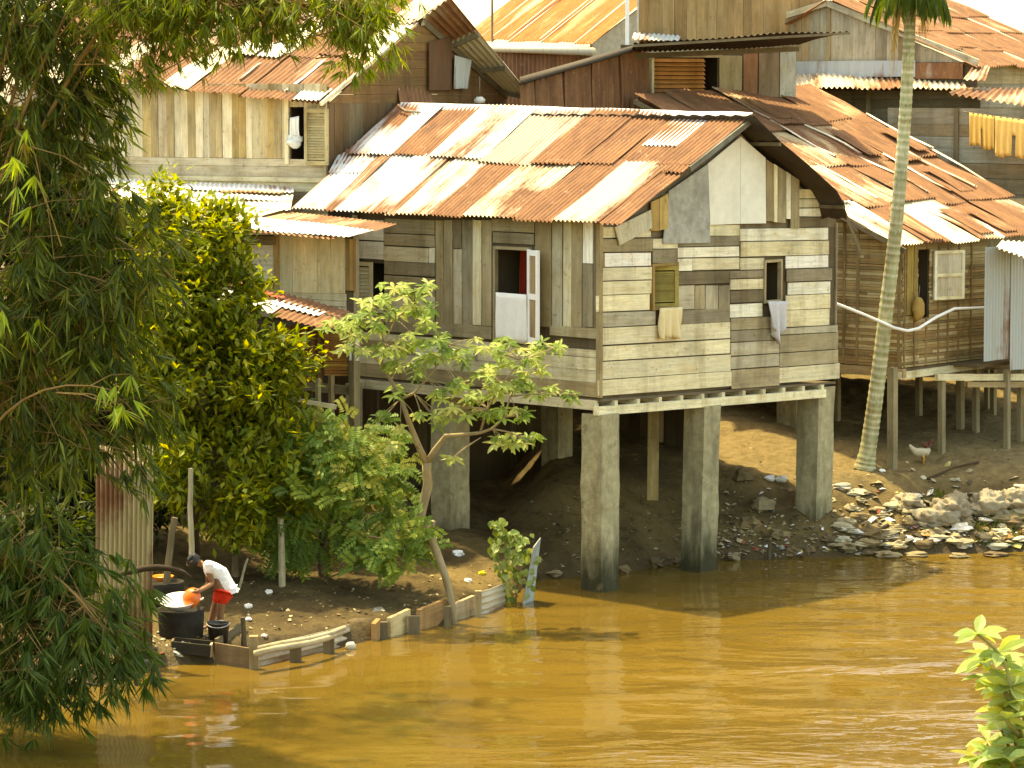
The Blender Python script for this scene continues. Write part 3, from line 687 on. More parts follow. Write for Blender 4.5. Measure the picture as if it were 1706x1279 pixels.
# roof
pE4 = Plane((O4.x - A.x * .4, O4.y - A.y * .4), B); E40 = pE4.hit(1508, 414); E41 = pE4.hit(1720, 392)
E41 = E40 + (E41 - E40) * (5.6 / (E41 - E40).length)
run = 6.5; pR4 = Plane((O4.x + A.x * run, O4.y + A.y * run), B); R40 = pR4.hit(1057, 164); R41 = pR4.hit(1312, 148); R41 = R40 + (R41 - R40).normalized() * (E41 - E40).length
sp = []
cols4 = [RU, (.46, .27, .12, .78), (.5, .34, .18, .62), (.4, .2, .09, .86), (.5, .38, .22, .52), RU]
NF = 7
for r_, (g0, g1) in enumerate(((0, .27), (.24, .52), (.49, .77), (.74, 1.0))):
    for i in range(NF):
        c = R.choice(cols4)
        if r_ == 0: c = [(.6, .53, .36, .3), (.42, .2, .09, .85), (.58, .5, .34, .3), (.56, .48, .32, .34), RU, RU, RM][i]
        if r_ == 1 and i == 0: c = (.8, .72, .58, .25)
        j = R.uniform(-.02, .02); sp.append((i / NF - .004, (i + 1) / NF + .006, max(0, g0 + j - .015 * (r_ > 0)), g1, c, r_ * .03 + (i % 2) * .025))
        if R.random() < .5 and r_: sp.append(((i + .9) / NF, (i + 1.02) / NF, g0 + .03, g1, (.78, .68, .5, .3), r_ * .03 + .055))
        if R.random() < .3: sp.append(((i + .2) / NF, (i + .75) / NF, g0 + .02, g0 + .17, R.choice([RU, (.55, .33, .15, .7)]), r_ * .03 + .07))
roof(E40, E41, R40, R41, sp, hut, warp=.03)
mb = MB(); mb.bar(E40 + V((0, 0, -.05)), R40 + V((0, 0, -.05)), .04, .1, D_); mb.build('barge_board', M_WOOD, hut)
mb = MB(); mb.tube([P(1054, 162, 59.6), P(1080, 166, 59.2), P(1110, 178, 58.8), P(1140, 192, 58.4)], [.03, .09, .09, .07], 8, (.6, .36, .12, .75)); mb.build('ridge_flashing', M_METAL, hut, smooth=True)
# white pipe
mb = MB(); pts = [pG.pt(sG1 - .05, pG.hit(1390, 502).z, -.1), P(1440, 524, 53.2), P(1490, 546, 53.3), P(1512, 551, 53.4), P(1530, 547, 53.6), P(1560, 528, 54.0), P(1590, 514, 54.5), P(1648, 512, 55.2)]
mb.tube(pts, .028, 8, (.84, .82, .78, 0)); tag(mb.build('water_pipe', M_PLASTIC, smooth=True), 'thin white pipe sagging along the bamboo house between two neighbours', 'pipe')
# sack hanging by the bamboo house window
mb = MB(); c = P(1530, 515, 54.1); mb.blob(c, (.12, .1, .22), (.45, .28, .08, .4), 10, 8, .3, 4); mb.tube([c + V((0, 0, .2)), c + V((.03, .1, .42))], .012, 5, D_); tag(mb.build('sack', M_ROUGH, smooth=True), 'small tan sack hanging beneath the shutter of the bamboo house', 'sack')

# ------------------------------------------------------------------ blue-grey corrugated shed at the frame edge
O5 = P(1640, 500, 54.3); p5 = Plane((O5.x, O5.y), B)
shed = thing('metal_shed', 'blue-grey corrugated iron shed on thin posts beside the bamboo house', 'shed', (O5.x, O5.y, 1.2))
def vsheet(mb, pl, s0, s1, zb, zt, col, off=.0, pitch=.09, amp=.018, tilt=0):
    corr(mb, pl.pt(s0, zb, off), pl.pt(s1, zb - tilt, off), pl.pt(s1, zt, off), pl.pt(s0, zt, off), col, pitch, amp, 0, 3, .008)
mb = MB(); z5b = p5.hit(1640, 602).z; z5t = p5.hit(1640, 412).z
vsheet(mb, p5, 0, .85, z5b, z5t, (.38, .41, .39, .24), 0, .1, .02); vsheet(mb, p5, .83, 3.4, z5b - .22, z5t, (.40, .43, .41, .24), .02, .1, .02)
mb.build('wall', M_METAL, shed, smooth=True)
mb = MB(); a, b = P(1660, 410, 54.0), P(1740, 442, 53.6); corr(mb, a, b, P(1760, 404, 55), P(1668, 402, 55.4), (.76, .7, .55, .2), .1, .02); mb.build('roof', M_METAL, shed, smooth=True)
for (u, vb, Y) in ((1655, 700, 57.6), (1678, 745, 55.2), (1700, 735, 55.8), (1715, 740, 55.6), (1645, 705, 58)): post(u, 615, vb, Y, .12, shed)
mb = MB(); mb.bar(P(1560, 628, 54.5), P(1760, 628, 55.9), .1, .12, jit(CG)); mb.build('floor_beam', M_WOOD, shed)
mb = MB(); mb.bar(P(1610, 640, 54.9), P(1760, 641, 55.6), .09, .1, jit(T_)); mb.build('floor_beam', M_WOOD, shed)
mb = MB(); a = p5.pt(.3, z5b - .1, -.3); mb.quadbox(a, a + B * 3, a + B * 3 + A * 3, a + A * 3, V((0, 0, 1)), .06, (.12, .09, .05, .6)); mb.build('floor', M_WOOD, shed)
# ------------------------------------------------------------------ upper house on the far side (weathered vertical planks)
a2 = radians(28); A2 = V((-cos(a2), sin(a2), 0)); B2 = V((sin(a2), cos(a2), 0))
O2 = P(546, 230, 53.6); p2 = Plane((O2.x, O2.y), A2)
up = thing('plank_house', 'tall house of weathered vertical planks under a rusty gable roof, behind the bamboo', 'house', (O2.x, O2.y, 1.5))
TL = .075
zt2 = p2.hit(540, 172).z; zm2 = p2.hit(480, 287).z; zl2 = p2.hit(480, 264).z; zb2 = p2.hit(480, 318).z
w2a, w2b = p2.sz(511, 272), p2.sz(483, 178); H2 = [(w2a[0], w2b[0], w2a[1], w2b[1])]
mb = MB(); PV = [(.5, .44, .3, .55), (.42, .34, .2, .7), (.36, .28, .15, .85), (.56, .5, .36, .45), (.6, .54, .4, .3), (.46, .4, .3, .6), (.44, .33, .15, .8)]
planks_v(mb, p2, 0, 7, zl2, zt2 + .35, .17, PV, H2); planks_h(mb, p2, 0, 7, zm2 - .12, zl2, .2, [(.46, .42, .32, .5), (.38, .33, .24, .6)], joints=1); planks_h(mb, p2, 0, 7, .8, zm2 - .12, .2, [DG, TG, CG], joints=2)
backing(mb, p2, 0, 7, .8, zt2 + .3, H2, -.03); slab(mb, p2, 0, .06, zb2 - .2, zt2, .06, .05, TG, None, 'v')
slab(mb, p2, w2b[0] + .005, w2b[0] + .09, zl2 - .1, zt2 + .2, .05, .03, CG, None, 'v'); slab(mb, p2, -.02, 7, zm2 - .17, zm2 - .09, .07, .04, CG, None, 'h')
mb.build('front_wall', M_WOOD, up)
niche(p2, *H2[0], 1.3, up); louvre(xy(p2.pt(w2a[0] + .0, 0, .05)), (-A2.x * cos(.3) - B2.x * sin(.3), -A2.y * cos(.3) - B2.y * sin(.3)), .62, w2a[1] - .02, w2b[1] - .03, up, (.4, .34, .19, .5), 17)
pE2 = Plane((O2.x - B2.x * .35, O2.y - B2.y * .35), A2)
E20 = pE2.hit(533, 173); E21 = pE2.hit(225, 141); E21 = E20 + (E21 - E20) * 2.0
run2 = 4.9; pR2 = Plane((O2.x + B2.x * run2, O2.y + B2.y * run2), A2); R20 = pR2.hit(752, -8); R21 = R20 + (E21 - E20)
sp = []; N2 = 14
cc = [(.8, .74, .58, .2), (.5, .27, .15, .84), (.46, .24, .13, .88), (.48, .26, .14, .86), (.52, .3, .17, .8), (.8, .7, .5, .3), (.5, .27, .14, .85), RU, (.7, .6, .42, .4)]
for i in range(N2):
    for r_, (g0, g1) in enumerate(((0, .4), (.36, .72), (.68, 1.0))):
        c = cc[i] if (r_ == 0 and i < 9) else R.choice(cc[1:])
        if r_ == 0 and i == 0: sp.append((0, .07, 0, .1, (.82, .76, .6, .2), .05)); c = (.55, .32, .15, .75)
        if r_ == 0 and i in (3, 4): sp.append(((i + .1) / N2, (i + .95) / N2, .3, .42, (.8, .74, .6, .2), .08))
        sp.append((i / N2 - .002, (i + 1) / N2 + .004, g0 + R.uniform(-.02, .02) * (r_ > 0), g1, c, r_ * .03 + (i % 2) * .02))
        if r_ == 0 and i in (1, 3, 5): sp.append(((i + .5) / N2, (i + .62) / N2, R.uniform(.05, .12), R.uniform(.25, .34), (.86, .8, .7, .1), .05))
roof(E20, E21, R20, R21, sp, up, warp=.02, amp=.018)
mb = MB(); mb.bar(E20 - A2 * .02, R20 - A2 * .02, .05, .07, (.72, .66, .5, .3)); mb.build('barge_board', M_WOOD, up)
# far slope with a wide overhang, pale underside sheets
pg2 = Plane((O2.x, O2.y), B2); j0, j1 = pg2.hit(703, 32), pg2.hit(842, 153); o0, o1 = P(750, -5, j0.y - .35), P(887, 163, j1.y - .35); e1 = j1
mb = MB(); q = lambda f, w: lerp(lerp(o0, o1, f), lerp(j0, j1, f), w)
for f0, f1, c in ((0, .33, (.30, .22, .14, .7)), (.31, .66, (.55, .5, .34, .3)), (.63, 1.0, (.55, .5, .36, .3))): corr(mb, q(f1, 0), q(f1, 1.15), q(f0, 1.15), q(f0, 0), c, .13, .028, 0, 3, .006)
bk0, bk1 = j0 + A2 * 8, j1 + A2 * 8; corr(mb, j1, bk1, bk0, j0, (.3, .2, .12, .85), .13, .022, 0, 3); mb.build('roof', M_METAL, up, smooth=True)
mb = MB()
for f in (.33, .66, .97): mb.bar(q(f, -.02) + V((0, 0, -.06)), q(f, 1.6) + V((0, 0, -.06)), .06, .08, D_)
mb.bar(q(0, .95) + V((0, 0, -.08)), q(1, .95) + V((0, 0, -.08)), .08, .12, D_); mb.build('rafter', M_WOOD, up)
# gable wall
wg = (j1 - pg2.o).dot(B2); sap = (j0 - pg2.o).dot(B2)
mb = MB(); zbb = .9
zz = zt2
while zz < j0.z - .17:
    za, zb_ = zz, zz + .155
    sl = lambda z: sap * (z - zt2) / (j0.z - zt2) + .03
    sr = lambda z: min(sap + (wg - sap) * (j0.z - z) / (j0.z - j1.z), wg)
    if sr(zb_) > sl(zb_) + .05: mb.quadbox(pg2.pt(sl(za), za, .02), pg2.pt(sr(za), za, .02), pg2.pt(sr(zb_), zb_, .02), pg2.pt(sl(zb_), zb_, .02), pg2.n, .02, jit(R.choice([(.2, .11, .045, .6), (.17, .09, .04, .6), (.23, .13, .05, .5)])), None, 'h')
    zz += .16
planks_v(mb, pg2, 0, wg, zbb, zt2, .22, [(.16, .1, .05, .6), D_, (.14, .09, .05, .7)]); backing(mb, pg2, 0, wg, zbb, zt2, (), -.03)
mb.build('gable_wall', M_WOOD, up)
mb = MB(); f2 = lambda u, v, o=.1: (lambda p: p + pg2.n * o)(pg2.hit(u, v))
mb.quadbox(f2(708, 150), f2(745, 150), f2(745, 60), f2(708, 70), pg2.n, .02, (.15, .075, .04, .5)); mb.build('panel', M_WOOD, up)
mb = MB(); corr(mb, f2(745, 148, .14), f2(770, 147, .14), f2(775, 100, .14), f2(747, 92, .14), (.46, .46, .4, .3), .09, .018); mb.build('metal_patch', M_METAL, up, smooth=True)
mb = MB(); slab(mb, Plane((O2.x + A2.x * 7, O2.y + A2.y * 7), B2), 0, 9, zbb, zt2, 0, .04, DG); mb.build('back_wall', M_WOOD, up)
# things in its window
cloth((P(484, 196, 53.72), P(499, 193, 53.72)), .34, M_CLOTH, None, 'x', 2, .02, (.72, .76, .74, .1), p2.n, .1)
o = bpy.data.objects['x']; o.name = 'garment'; tag(o, 'pale shirt hung in the dark window of the upper plank house', 'clothing')
mb = MB(); c = P(491, 234, 53.75); mb.blob(c, (.13, .07, .11), (.6, .64, .64, 0), 16, 12, .7, 9); tag(mb.build('plastic_bag', M_PLASTIC, smooth=True), 'white plastic bag hanging in the window of the upper plank house', 'bag')
mb = MB(); c = P(799, 167, 57.6); mb.lathe([(.0, -.06), (.1, -.05), (.11, .02), (.07, .05), (.06, .07)], c, 16, (.8, .76, .64, 0)); mb.tube([c + V((0, 0, .05)), c + V((0, .05, .45))], .012, 5, D_); tag(mb.build('lamp_shade', M_PLASTIC, smooth=True), 'small white dish lamp shade hanging in the shade below the wide overhang', 'lamp')
# ------------------------------------------------------------------ low annex between the trees and the stilt house
ax = thing('annex', 'low board annex with bright zinc lean-to roof beside the stilt house', 'shed', tuple(P(500, 700, 49)))
a3 = radians(14); A3 = V((-cos(a3), sin(a3), 0)); B3 = V((sin(a3), cos(a3), 0)); O3 = P(592, 450, 48.9); p3 = Plane((O3.x, O3.y), A3)
mb = MB(); z3t = p3.hit(590, 393).z; z3m = p3.hit(540, 488).z; z3b = p3.hit(540, 535).z
s_a = p3.sz(575, 450)[0]; s_b = p3.sz(466, 450)[0]
planks_v(mb, p3, s_a, s_b, z3m, z3t, .32, [(.66, .58, .38, .25), (.6, .53, .35, .3)], off=.03); slab(mb, p3, s_b, s_b + .09, z3m - .1, z3t, .05, .05, (.36, .24, .1, .6), None, 'v')
slab(mb, p3, s_b + .09, s_b + 1.0, z3m + .2, z3t - .12, .03, .02, (.64, .6, .5, .25), None, 'h'); slab(mb, p3, s_b + 1.0, s_b + 4.5, z3m - .3, z3t, .02, .02, (.4, .34, .24, .5), None, 'h')
planks_h(mb, p3, s_a - .02, s_b + 1.2, z3b, z3m, .11, [(.6, .54, .38, .35), (.54, .48, .34, .4)], joints=1, tilt=-.04)
for i, c in enumerate([(.34, .2, .08, .8), (.42, .28, .11, .8), (.3, .18, .07, .8), (.3, .25, .16, .7)]): slab(mb, p3, -.02 + i * .055, .03 + i * .055, z3m + .05, z3t - .05, .05 - i * .012, .03, c, None, 'v')
backing(mb, p3, 0, s_b + 4.5, z3b - .3, z3t, (), -.02); slab(mb, p3, s_b + .05, s_b + 1.2, z3t - .16, z3t - .02, .09, .05, D_, None, 'h'); mb.build('front_wall', M_WOOD, ax)
mb = MB(); q = Plane(xy(O3), B3); slab(mb, q, 0, .22, z3b, z3t, .0, .03, TG); mb.build('side_wall', M_WOOD, ax)
mb = MB(); q = p3.shift(-.15); planks_v(mb, q, .5, 7, .3, z3b, .22, [(.07, .05, .03, .7), (.1, .075, .045, .7), (.05, .04, .025, .7)]); backing(mb, q, .5, 7, .3, z3b, col=(.05, .04, .025, .7)); mb.build('shade_skirting', M_WOOD, ax)  # near-black boards added to shut out the lit ground behind
mb = MB(); c0, c1 = P(580, 399, 48.2), P(372, 379, 49.0); d0, d1 = P(661, 373, 50.0), P(480, 351, 52.0)
q = lambda f, g: lerp(lerp(c0, c1, f), lerp(d0, d1, f), g)
for f0, f1, g0, g1, c, l in ((0, 1, .0, .52, (.8, .78, .74, .05), .03), (-.0, 1, .46, 1.0, (.6, .4, .22, .68), .0), (1.0, 2.2, 0, .55, (.8, .72, .56, .3), .01), (1.0, 2.2, .5, 1.0, (.78, .68, .5, .32), .03), (.1, 1.0, -.05, .03, (.62, .42, .2, .65), .0)):
    corr(mb, q(f0, g0), q(f1, g0), q(f1, g1), q(f0, g1), c, .1, .012, l, 3, .012)
e0, e1, e2, e3 = P(484, 352, 51.6), P(150, 346, 53.2), P(150, 304, 55.5), P(491, 318, 53.7)
q2 = lambda f, g: lerp(lerp(e0, e1, f), lerp(e3, e2, f), g)
for f0, f1, g0, g1, c, l in ((0, .5, 0, .42, (.8, .7, .5, .3), .02), (.48, 1, 0, .42, (.86, .82, .76, .1), .03), (0, .55, .38, .75, (.82, .76, .6, .28), .04), (.5, 1, .36, .75, (.8, .76, .66, .2), .05), (0, 1, .7, 1.05, (.6, .62, .62, .32), .07), (.05, .35, .62, .75, RM, .085)):
    corr(mb, q2(f0, g0), q2(f1, g0), q2(f1, g1), q2(f0, g1), c, .1, .012, l, 3, .015)
mb.build('roof', M_METAL, ax, smooth=True)
# lower roof and hanging panel
mb = MB(); c0, c1 = P(545, 549, 47.2), P(360, 500, 47.6); d0, d1 = P(590, 527, 48.2), P(392, 470, 48.6); q = lambda f, g: lerp(lerp(c0, c1, f), lerp(d0, d1, f), g)
for f0, f1, g0, g1, c, l in ((0, .52, 0, .6, (.6, .38, .22, .6), 0), (.5, 1, 0, .6, (.8, .74, .62, .3), .02), (.18, .62, .4, .72, (.86, .82, .78, .1), .04), (0, 1, .62, 1.05, (.45, .27, .13, .8), .05), (.55, 1, .66, .8, (.7, .12, .08, .2), .07)):
    corr(mb, q(f0, g0), q(f1, g0), q(f1, g1), q(f0, g1), c, .1, .014, l, 3, .02)
mb.build('porch_roof', M_METAL, ax, smooth=True)
mb = MB(); pl = Plane(xy(P(585, 600, 47.9)), A3); s0 = 0.05
def px(u, v): return pl.sz(u, v)
s1 = px(540, 590)[0]; zA, zB = px(560, 626)[1], px(560, 555)[1]; planks_h(mb, pl, s0, s1, zA, zB, .05, [(.42, .2, .06, .5), (.46, .26, .07, .4), (.36, .15, .05, .5)], joints=0)
mb.build('woven_panel', M_WOOD, ax)
mb = MB(); vsheet(mb, pl, s1 + .01, s1 + .9, px(500, 655)[1], zB + .1, (.5, .35, .22, .75), -.02, .12, .02); mb.build('metal_panel', M_METAL, ax, smooth=True)
mb = MB(); corr(mb, *[P(u, v, 47.75) for u, v in ((581, 600), (600, 600), (600, 552), (581, 552))], (.72, .68, .6, .2), .08, .02); mb.build('metal_strip', M_METAL, ax, smooth=True)
post(590, 560, 700, 47.8, .16, ax); post(552, 625, 720, 47.9, .09, ax, 'post', T_); post(530, 630, 720, 47.6, .08, ax, 'post', TG); post(470, 560, 800, 48.2, .1, ax, 'post', TG)
mb = MB(); mb.bar(P(480, 664, 47.5), P(560, 678, 47.4), .06, .07, C_); mb.bar(P(480, 640, 48), P(600, 652, 47.9), .1, .14, D_); mb.build('railing', M_WOOD, ax)

# ------------------------------------------------------------------ houses behind
lv = thing('louvred_house', 'rust-sheeted house with an orange louvred opening under a thin dark canopy roof', 'house', tuple(P(1190, 160, 60)))
pa = Plane(xy(P(1072, 120, 59.6)), (P(1322, 100, 61.2) - P(1072, 120, 59.6)).to_2d()); ps = lambda u, v: pa.sz(u, v)
def rect(mb, pl, u0, u1, v0, v1, col, off=.02, al='auto'):
    s0, zt = pl.sz(u0, v0); s1, _ = pl.sz(u1, v0); zb = pl.sz(u0, v1)[1]; s0, s1 = min(s0, s1), max(s0, s1); slab(mb, pl, s0 + .004, s1 - .004, zb + .004, zt - .004, off, .025, jit(col, .05, col[3]), None, al)
opn = [(ps(1085, 0)[0], ps(1197, 0)[0], ps(1100, 154)[1], ps(1100, 93)[1])]
mb = MB(); rect(mb, pa, 1198, 1236, 92, 160, (.4, .34, .2, .4)); rect(mb, pa, 1238, 1262, 78, 162, (.3, .15, .08, .6)); rect(mb, pa, 1264, 1298, 76, 162, (.26, .19, .12, .7)); rect(mb, pa, 1299, 1326, 78, 162, (.46, .47, .4, .4))
rect(mb, pa, 1066, 1197, 78, 92, DG); rect(mb, pa, 1066, 1084, 92, 175, (.42, .4, .33, .4)); rect(mb, pa, 1085, 1197, 155, 190, DG); backing(mb, pa, -.5, ps(1322, 0)[0], 1.2, ps(1100, 75)[1], opn, -.02)
rect(mb, pa, 1064, 1200, 88, 95, (.44, .36, .22, .4), .1); mb.build('front_wall', M_WOOD, lv); niche(pa, *opn[0], 1.0, lv)
mb = MB()
for i in range(8):
    v = 97 + i * 7.2; s0, z0 = ps(1088, v); s1, _ = ps(1173, v); zb = ps(1088, v + 6)[1]
    mb.quadbox(pa.pt(s0, zb, .06), pa.pt(s1, zb, .06), pa.pt(s1, z0, -.02), pa.pt(s0, z0, -.02), pa.n, .01, jit((.55, .24, .07, .3)))
slab(mb, pa, ps(1084, 0)[0], ps(1088, 0)[0], ps(1100, 155)[1], ps(1100, 93)[1], .06, .05, C_); mb.build('louvre', M_WOOD, lv)
mb = MB(); q = [P(868, 200, 57.2), P(1080, 196, 59.5), P(1076, 78, 59.5), P(868, 140, 57.2)]
for i in range(9):
    f0, f1 = i / 9, (i + 1) / 9 + .02; corr(mb, lerp(q[0], q[1], f0), lerp(q[0], q[1], f1), lerp(q[3], q[2], f1), lerp(q[3], q[2], f0), jit((.32, .17, .09, .84), .15, R.uniform(.66, .9)), .13, .02, (i % 2) * .02, 3, .03)
mb.build('side_wall', M_METAL, lv, smooth=True)
mb = MB(); a, b, c, d = P(866, 140, 57.0), P(1066, 80, 59.0), P(1066, 72, 59.4), P(866, 128, 57.3); mb.quadbox(a, b, c, d, V((0, -1, .1)), .3, (.09, .07, .05, .8))
cv = [P(1052, 90, 59.3), P(1330, 78, 60.8), P(1418, 54, 60.2), P(1056, 72, 58.6)]
corr(mb, cv[0], cv[1], P(1418, 52, 59.0), P(1056, 74, 57.9), (.05, .038, .026, .3), .12, .016, .03, 3, .03); mb.build('roof', M_ROUGH, lv, smooth=True)
mb = MB(); mb.bar(cv[0] + V((0, 0, -.04)), cv[1] + V((0, 0, -.04)), .06, .1, D_); mb.bar(P(1056, 76, 57.95), P(1416, 55, 59.0), .04, .05, D_); mb.build('rafter', M_WOOD, lv)

rh = thing('rusty_roof_house', 'house with a bright orange rusty corrugated roof and gutter, furthest behind', 'house', tuple(P(930, 130, 66)))
c0, c1 = P(985, 73, 63.4), P(770, 66, 66.6); dr = V((B.x, B.y, 0)) * 4.2 + V((0, 0, 2.3)); d0 = c0 + dr; d1 = c1 + dr
sp = []
for i in range(8):
    sp.append((i / 8 - .003, (i + 1) / 8 + .005, 0, .55, (.62, .36, .17, R.uniform(.64, .78)), (i % 2) * .03)); sp.append((i / 8 - .003, (i + 1) / 8 + .005, .5, 1.0, (.6, .35, .17, R.uniform(.64, .78)), .04 + (i % 2) * .03))
    if i in (2, 4, 5): sp.append(((i + .96) / 8, (i + 1.03) / 8, 0, 1.0, (.86, .76, .58, .2), .09))
M_METAL2 = metal_mat('orange_rust_iron', (.5, .21, .06), (.3, .11, .03)); roof(c0, c1, d0, d1, sp, rh, warp=.012, mat=M_METAL2)
mb = MB(); mb.tube([c0 + V((.05, -.1, -.16)), c1 + V((0, -.1, -.17))], .085, 8, (.55, .5, .38, .3)); mb.build('gutter', M_METAL, rh, smooth=True)
mb = MB(); pl = Plane(xy(c0 + V((0, .4, 0))), A); vsheet(mb, pl, 0, 4.5, 1.4, c0.z - .05, (.3, .15, .07, .85), 0, .12, .02)
mb.build('front_wall', M_METAL, rh, smooth=True)
mb = MB(); pl = Plane(xy(c0 + V((.02, .4, 0))), B); g = [pl.pt(.0, 4.6), pl.pt(5, 4.6), pl.pt(5, c0.z + 2.5), pl.pt(.0, c0.z)]; mb.quadbox(*g, pl.n, .05, (.5, .52, .5, .2)); mb.build('gable_wall', M_ROUGH, rh)
mb = MB(); mb.bar(P(1045, -40, 61.5), P(1045, 78, 61.5), .075, .075, (.85, .84, .8, 0)); tag(mb.build('pole', M_PLASTIC), 'pale vertical pole rising beside the grey gable behind', 'pole')
mb = MB(); mb.tube([P(820, -40, 62), P(820, 70, 62)], .025, 6, (.35, .27, .16, .4)); tag(mb.build('pole', M_BARK), 'thin dark pole in front of the bright orange rusty roof', 'pole')
bh = thing('brown_house', 'tall house clad in vertical brown sheets behind the louvred one', 'house', tuple(P(1200, 120, 64)))
mb = MB(); pl = Plane(xy(P(1064, 50, 62.5)), (P(1400, 40, 66) - P(1064, 50, 62.5)).to_2d())
planks_v(mb, pl, 0, 5.2, 8.4, 11, .26, [(.36, .24, .11, .6), (.3, .19, .085, .7), (.4, .27, .13, .5)]); backing(mb, pl, 0, 5.2, 1.5, 11); mb.build('wall', M_WOOD, bh)
mb = MB(); corr(mb, P(1052, 66, 61.6), P(1130, 68, 62.2), P(1135, 58, 63), P(1056, 54, 62.4), (.42, .46, .44, .3), .12, .015); mb.build('eave', M_METAL, bh, smooth=True)
mb = MB(); slab(mb, Plane(xy(P(1064, 50, 62.5)), B), 0, 4, 5, 11, 0, .05, (.5, .5, .46, .3)); mb.build('side_wall', M_WOOD, bh)

gh = thing('gable_house', 'grey plank gable house with long rusty roof and zinc awning, behind the palm crown', 'house', tuple(P(1450, 150, 64)))
Og = P(1614, 104, 62.0); pg = Plane(xy(Og), A); ap = pg.hit(1383, 5); lf = pg.hit(1228, 52); rt = pg.hit(1614, 104)
sA, sP, sL = 0, (ap - Og).dot(A), (lf - Og).dot(A); zb8 = pg.hit(1450, 104).z
mb = MB(); gt = lambda s: (rt.z + (ap.z - rt.z) * s / sP if s < sP else ap.z + (lf.z - ap.z) * (s - sP) / (sL - sP)) - .05
planks_v(mb, pg, .1, sL + .3, lambda s: min(zb8, gt(s) - .02), gt, .26, [(.4, .38, .3, .5), (.46, .43, .34, .4), (.34, .3, .22, .6), (.38, .28, .16, .6)]); 
backing(mb, pg, -.2, sL + 1.0, 1.4, zb8)
planks_h(mb, pg, -.3, sL, 5.2, pg.hit(1450, 150).z, .22, [(.2, .17, .11, .6), (.24, .21, .15, .6)], off=.01)
slab(mb, pg, pg.sz(1450, 0)[0] - .05, pg.sz(1450, 0)[0] + .05, 5.2, zb8, .04, .04, TG, None, 'v'); slab(mb, pg, sP - .05, sP + .05, zb8, gt(sP), .06, .05, T_, None, 'v'); mb.build('gable_wall', M_WOOD, gh)
mb = MB(); mb.bar(ap + pg.n * .12, lf + pg.n * .12, .05, .13, (.6, .55, .4, .3)); mb.build('barge_board', M_WOOD, gh)
mb = MB(); mb.bar(ap + pg.n * .12, rt + pg.n * .12 - A * .3, .05, .13, (.5, .47, .36, .4)); mb.build('barge_board', M_WOOD, gh)
e0 = rt + pg.n * .2 - A * .35 + V((0, 0, -.1)); e1 = e0 + B * 4.6; r0 = ap + pg.n * .2 + V((0, 0, .05)); r1 = r0 + B * 4.6
sp = []
for r_, (g0, g1) in enumerate(((0, .28), (.25, .52), (.49, .76), (.73, 1))):
    for i in range(6): sp.append((i / 6 - .004, (i + 1) / 6 + .006, max(0, g0 + R.uniform(-.02, .02)), g1, R.choice([RU, RU, (.45, .22, .09, .85), (.5, .28, .13, .78), (.8, .76, .68, .2) if r_ in (0, 2) and i in (0, 4) else RU]), r_ * .03 + (i % 2) * .025))
roof(e0, e1, r0, r1, sp, gh, warp=.025)
mb = MB(); corr(mb, r0, r1, r1 + A * 2.2 + V((0, 0, -1.0)), r0 + A * 2.2 + V((0, 0, -1.0)), RU); mb.build('roof', M_METAL, gh, smooth=True)
mb = MB(); vsheet(mb, pg, .1, 1.3, pg.hit(1560, 131).z, pg.hit(1560, 104).z, (.42, .36, .28, .6), .06, .3, .01); vsheet(mb, pg, 1.28, 3.6, pg.hit(1450, 129).z, pg.hit(1450, 101).z, (.4, .44, .46, .3), .07, .3, .01); vsheet(mb, pg, 3.5, 5, pg.hit(1340, 127).z, pg.hit(1340, 102).z, (.46, .48, .46, .4), .06, .3, .01); mb.build('fascia_sheet', M_METAL, gh, smooth=True)
mb = MB(); a, b = P(1612, 148, 61.3), P(1310, 147, 63.6); c, d = P(1300, 122, 65), P(1604, 131, 62.6)
q = lambda f, g: lerp(lerp(a, b, f), lerp(d, c, f), g)
for i in range(5): corr(mb, q(i / 5, 0), q((i + 1) / 5 + .01, 0), q((i + 1) / 5 + .01, 1), q(i / 5, 1), jit((.72, .62, .44, .38), .1, R.uniform(.3, .5)), .13, .025, (i % 2) * .02, 3, .01)
mb.build('awning', M_METAL, gh, smooth=True)
sd = Plane(xy(Og + V((.1, 0, 0))), B); mb = MB(); planks_h(mb, sd, 0, 4, 1.4, rt.z, .25, [DG, TG, (.3, .28, .22, .5)]); backing(mb, sd, 0, 4, 1.4, rt.z); mb.build('side_wall', M_WOOD, gh)
mb = MB(); corr(mb, P(1578, 156, 60.6), P(1740, 180, 60.0), P(1740, 148, 61.4), P(1610, 146, 61.9), (.62, .45, .26, .6), .13, .03, 0, 3); corr(mb, P(1604, 132, 61.2), P(1642, 132, 61.2), P(1650, 108, 61.8), P(1622, 108, 61.8), (.72, .62, .42, .4), .1, .02); mb.build('awning', M_METAL, gh, smooth=True)
wl = thing('plank_lean_to', 'grey horizontal plank lean-to carrying the orange laundry line', 'shed', tuple(P(1650, 300, 61)))
pw = Plane(xy(P(1560, 250, 60.9)), A); mb = MB(); planks_h(mb, pw, -3.4, 1.2, 1.4, pw.hit(1600, 180).z, .24, [(.34, .32, .25, .5), (.3, .27, .2, .6), (.38, .36, .29, .5), (.26, .2, .12, .6)], joints=2); backing(mb, pw, -3.4, 1.2, 1.4, pw.hit(1600, 180).z); slab(mb, pw, pw.sz(1602, 0)[0], pw.sz(1596, 0)[0] + .02, 4.2, pw.hit(1600, 180).z, .06, .05, D_, None, 'v'); mb.build('wall', M_WOOD, wl)
a, b = P(1604, 186, 60.2), P(1730, 203, 58.5)
mb = MB(); mb.tube([a, b], .012, 5, D_); tag(mb.build('clothes_line', M_BARK), 'thin line carrying two orange garments before the grey planks', 'line')
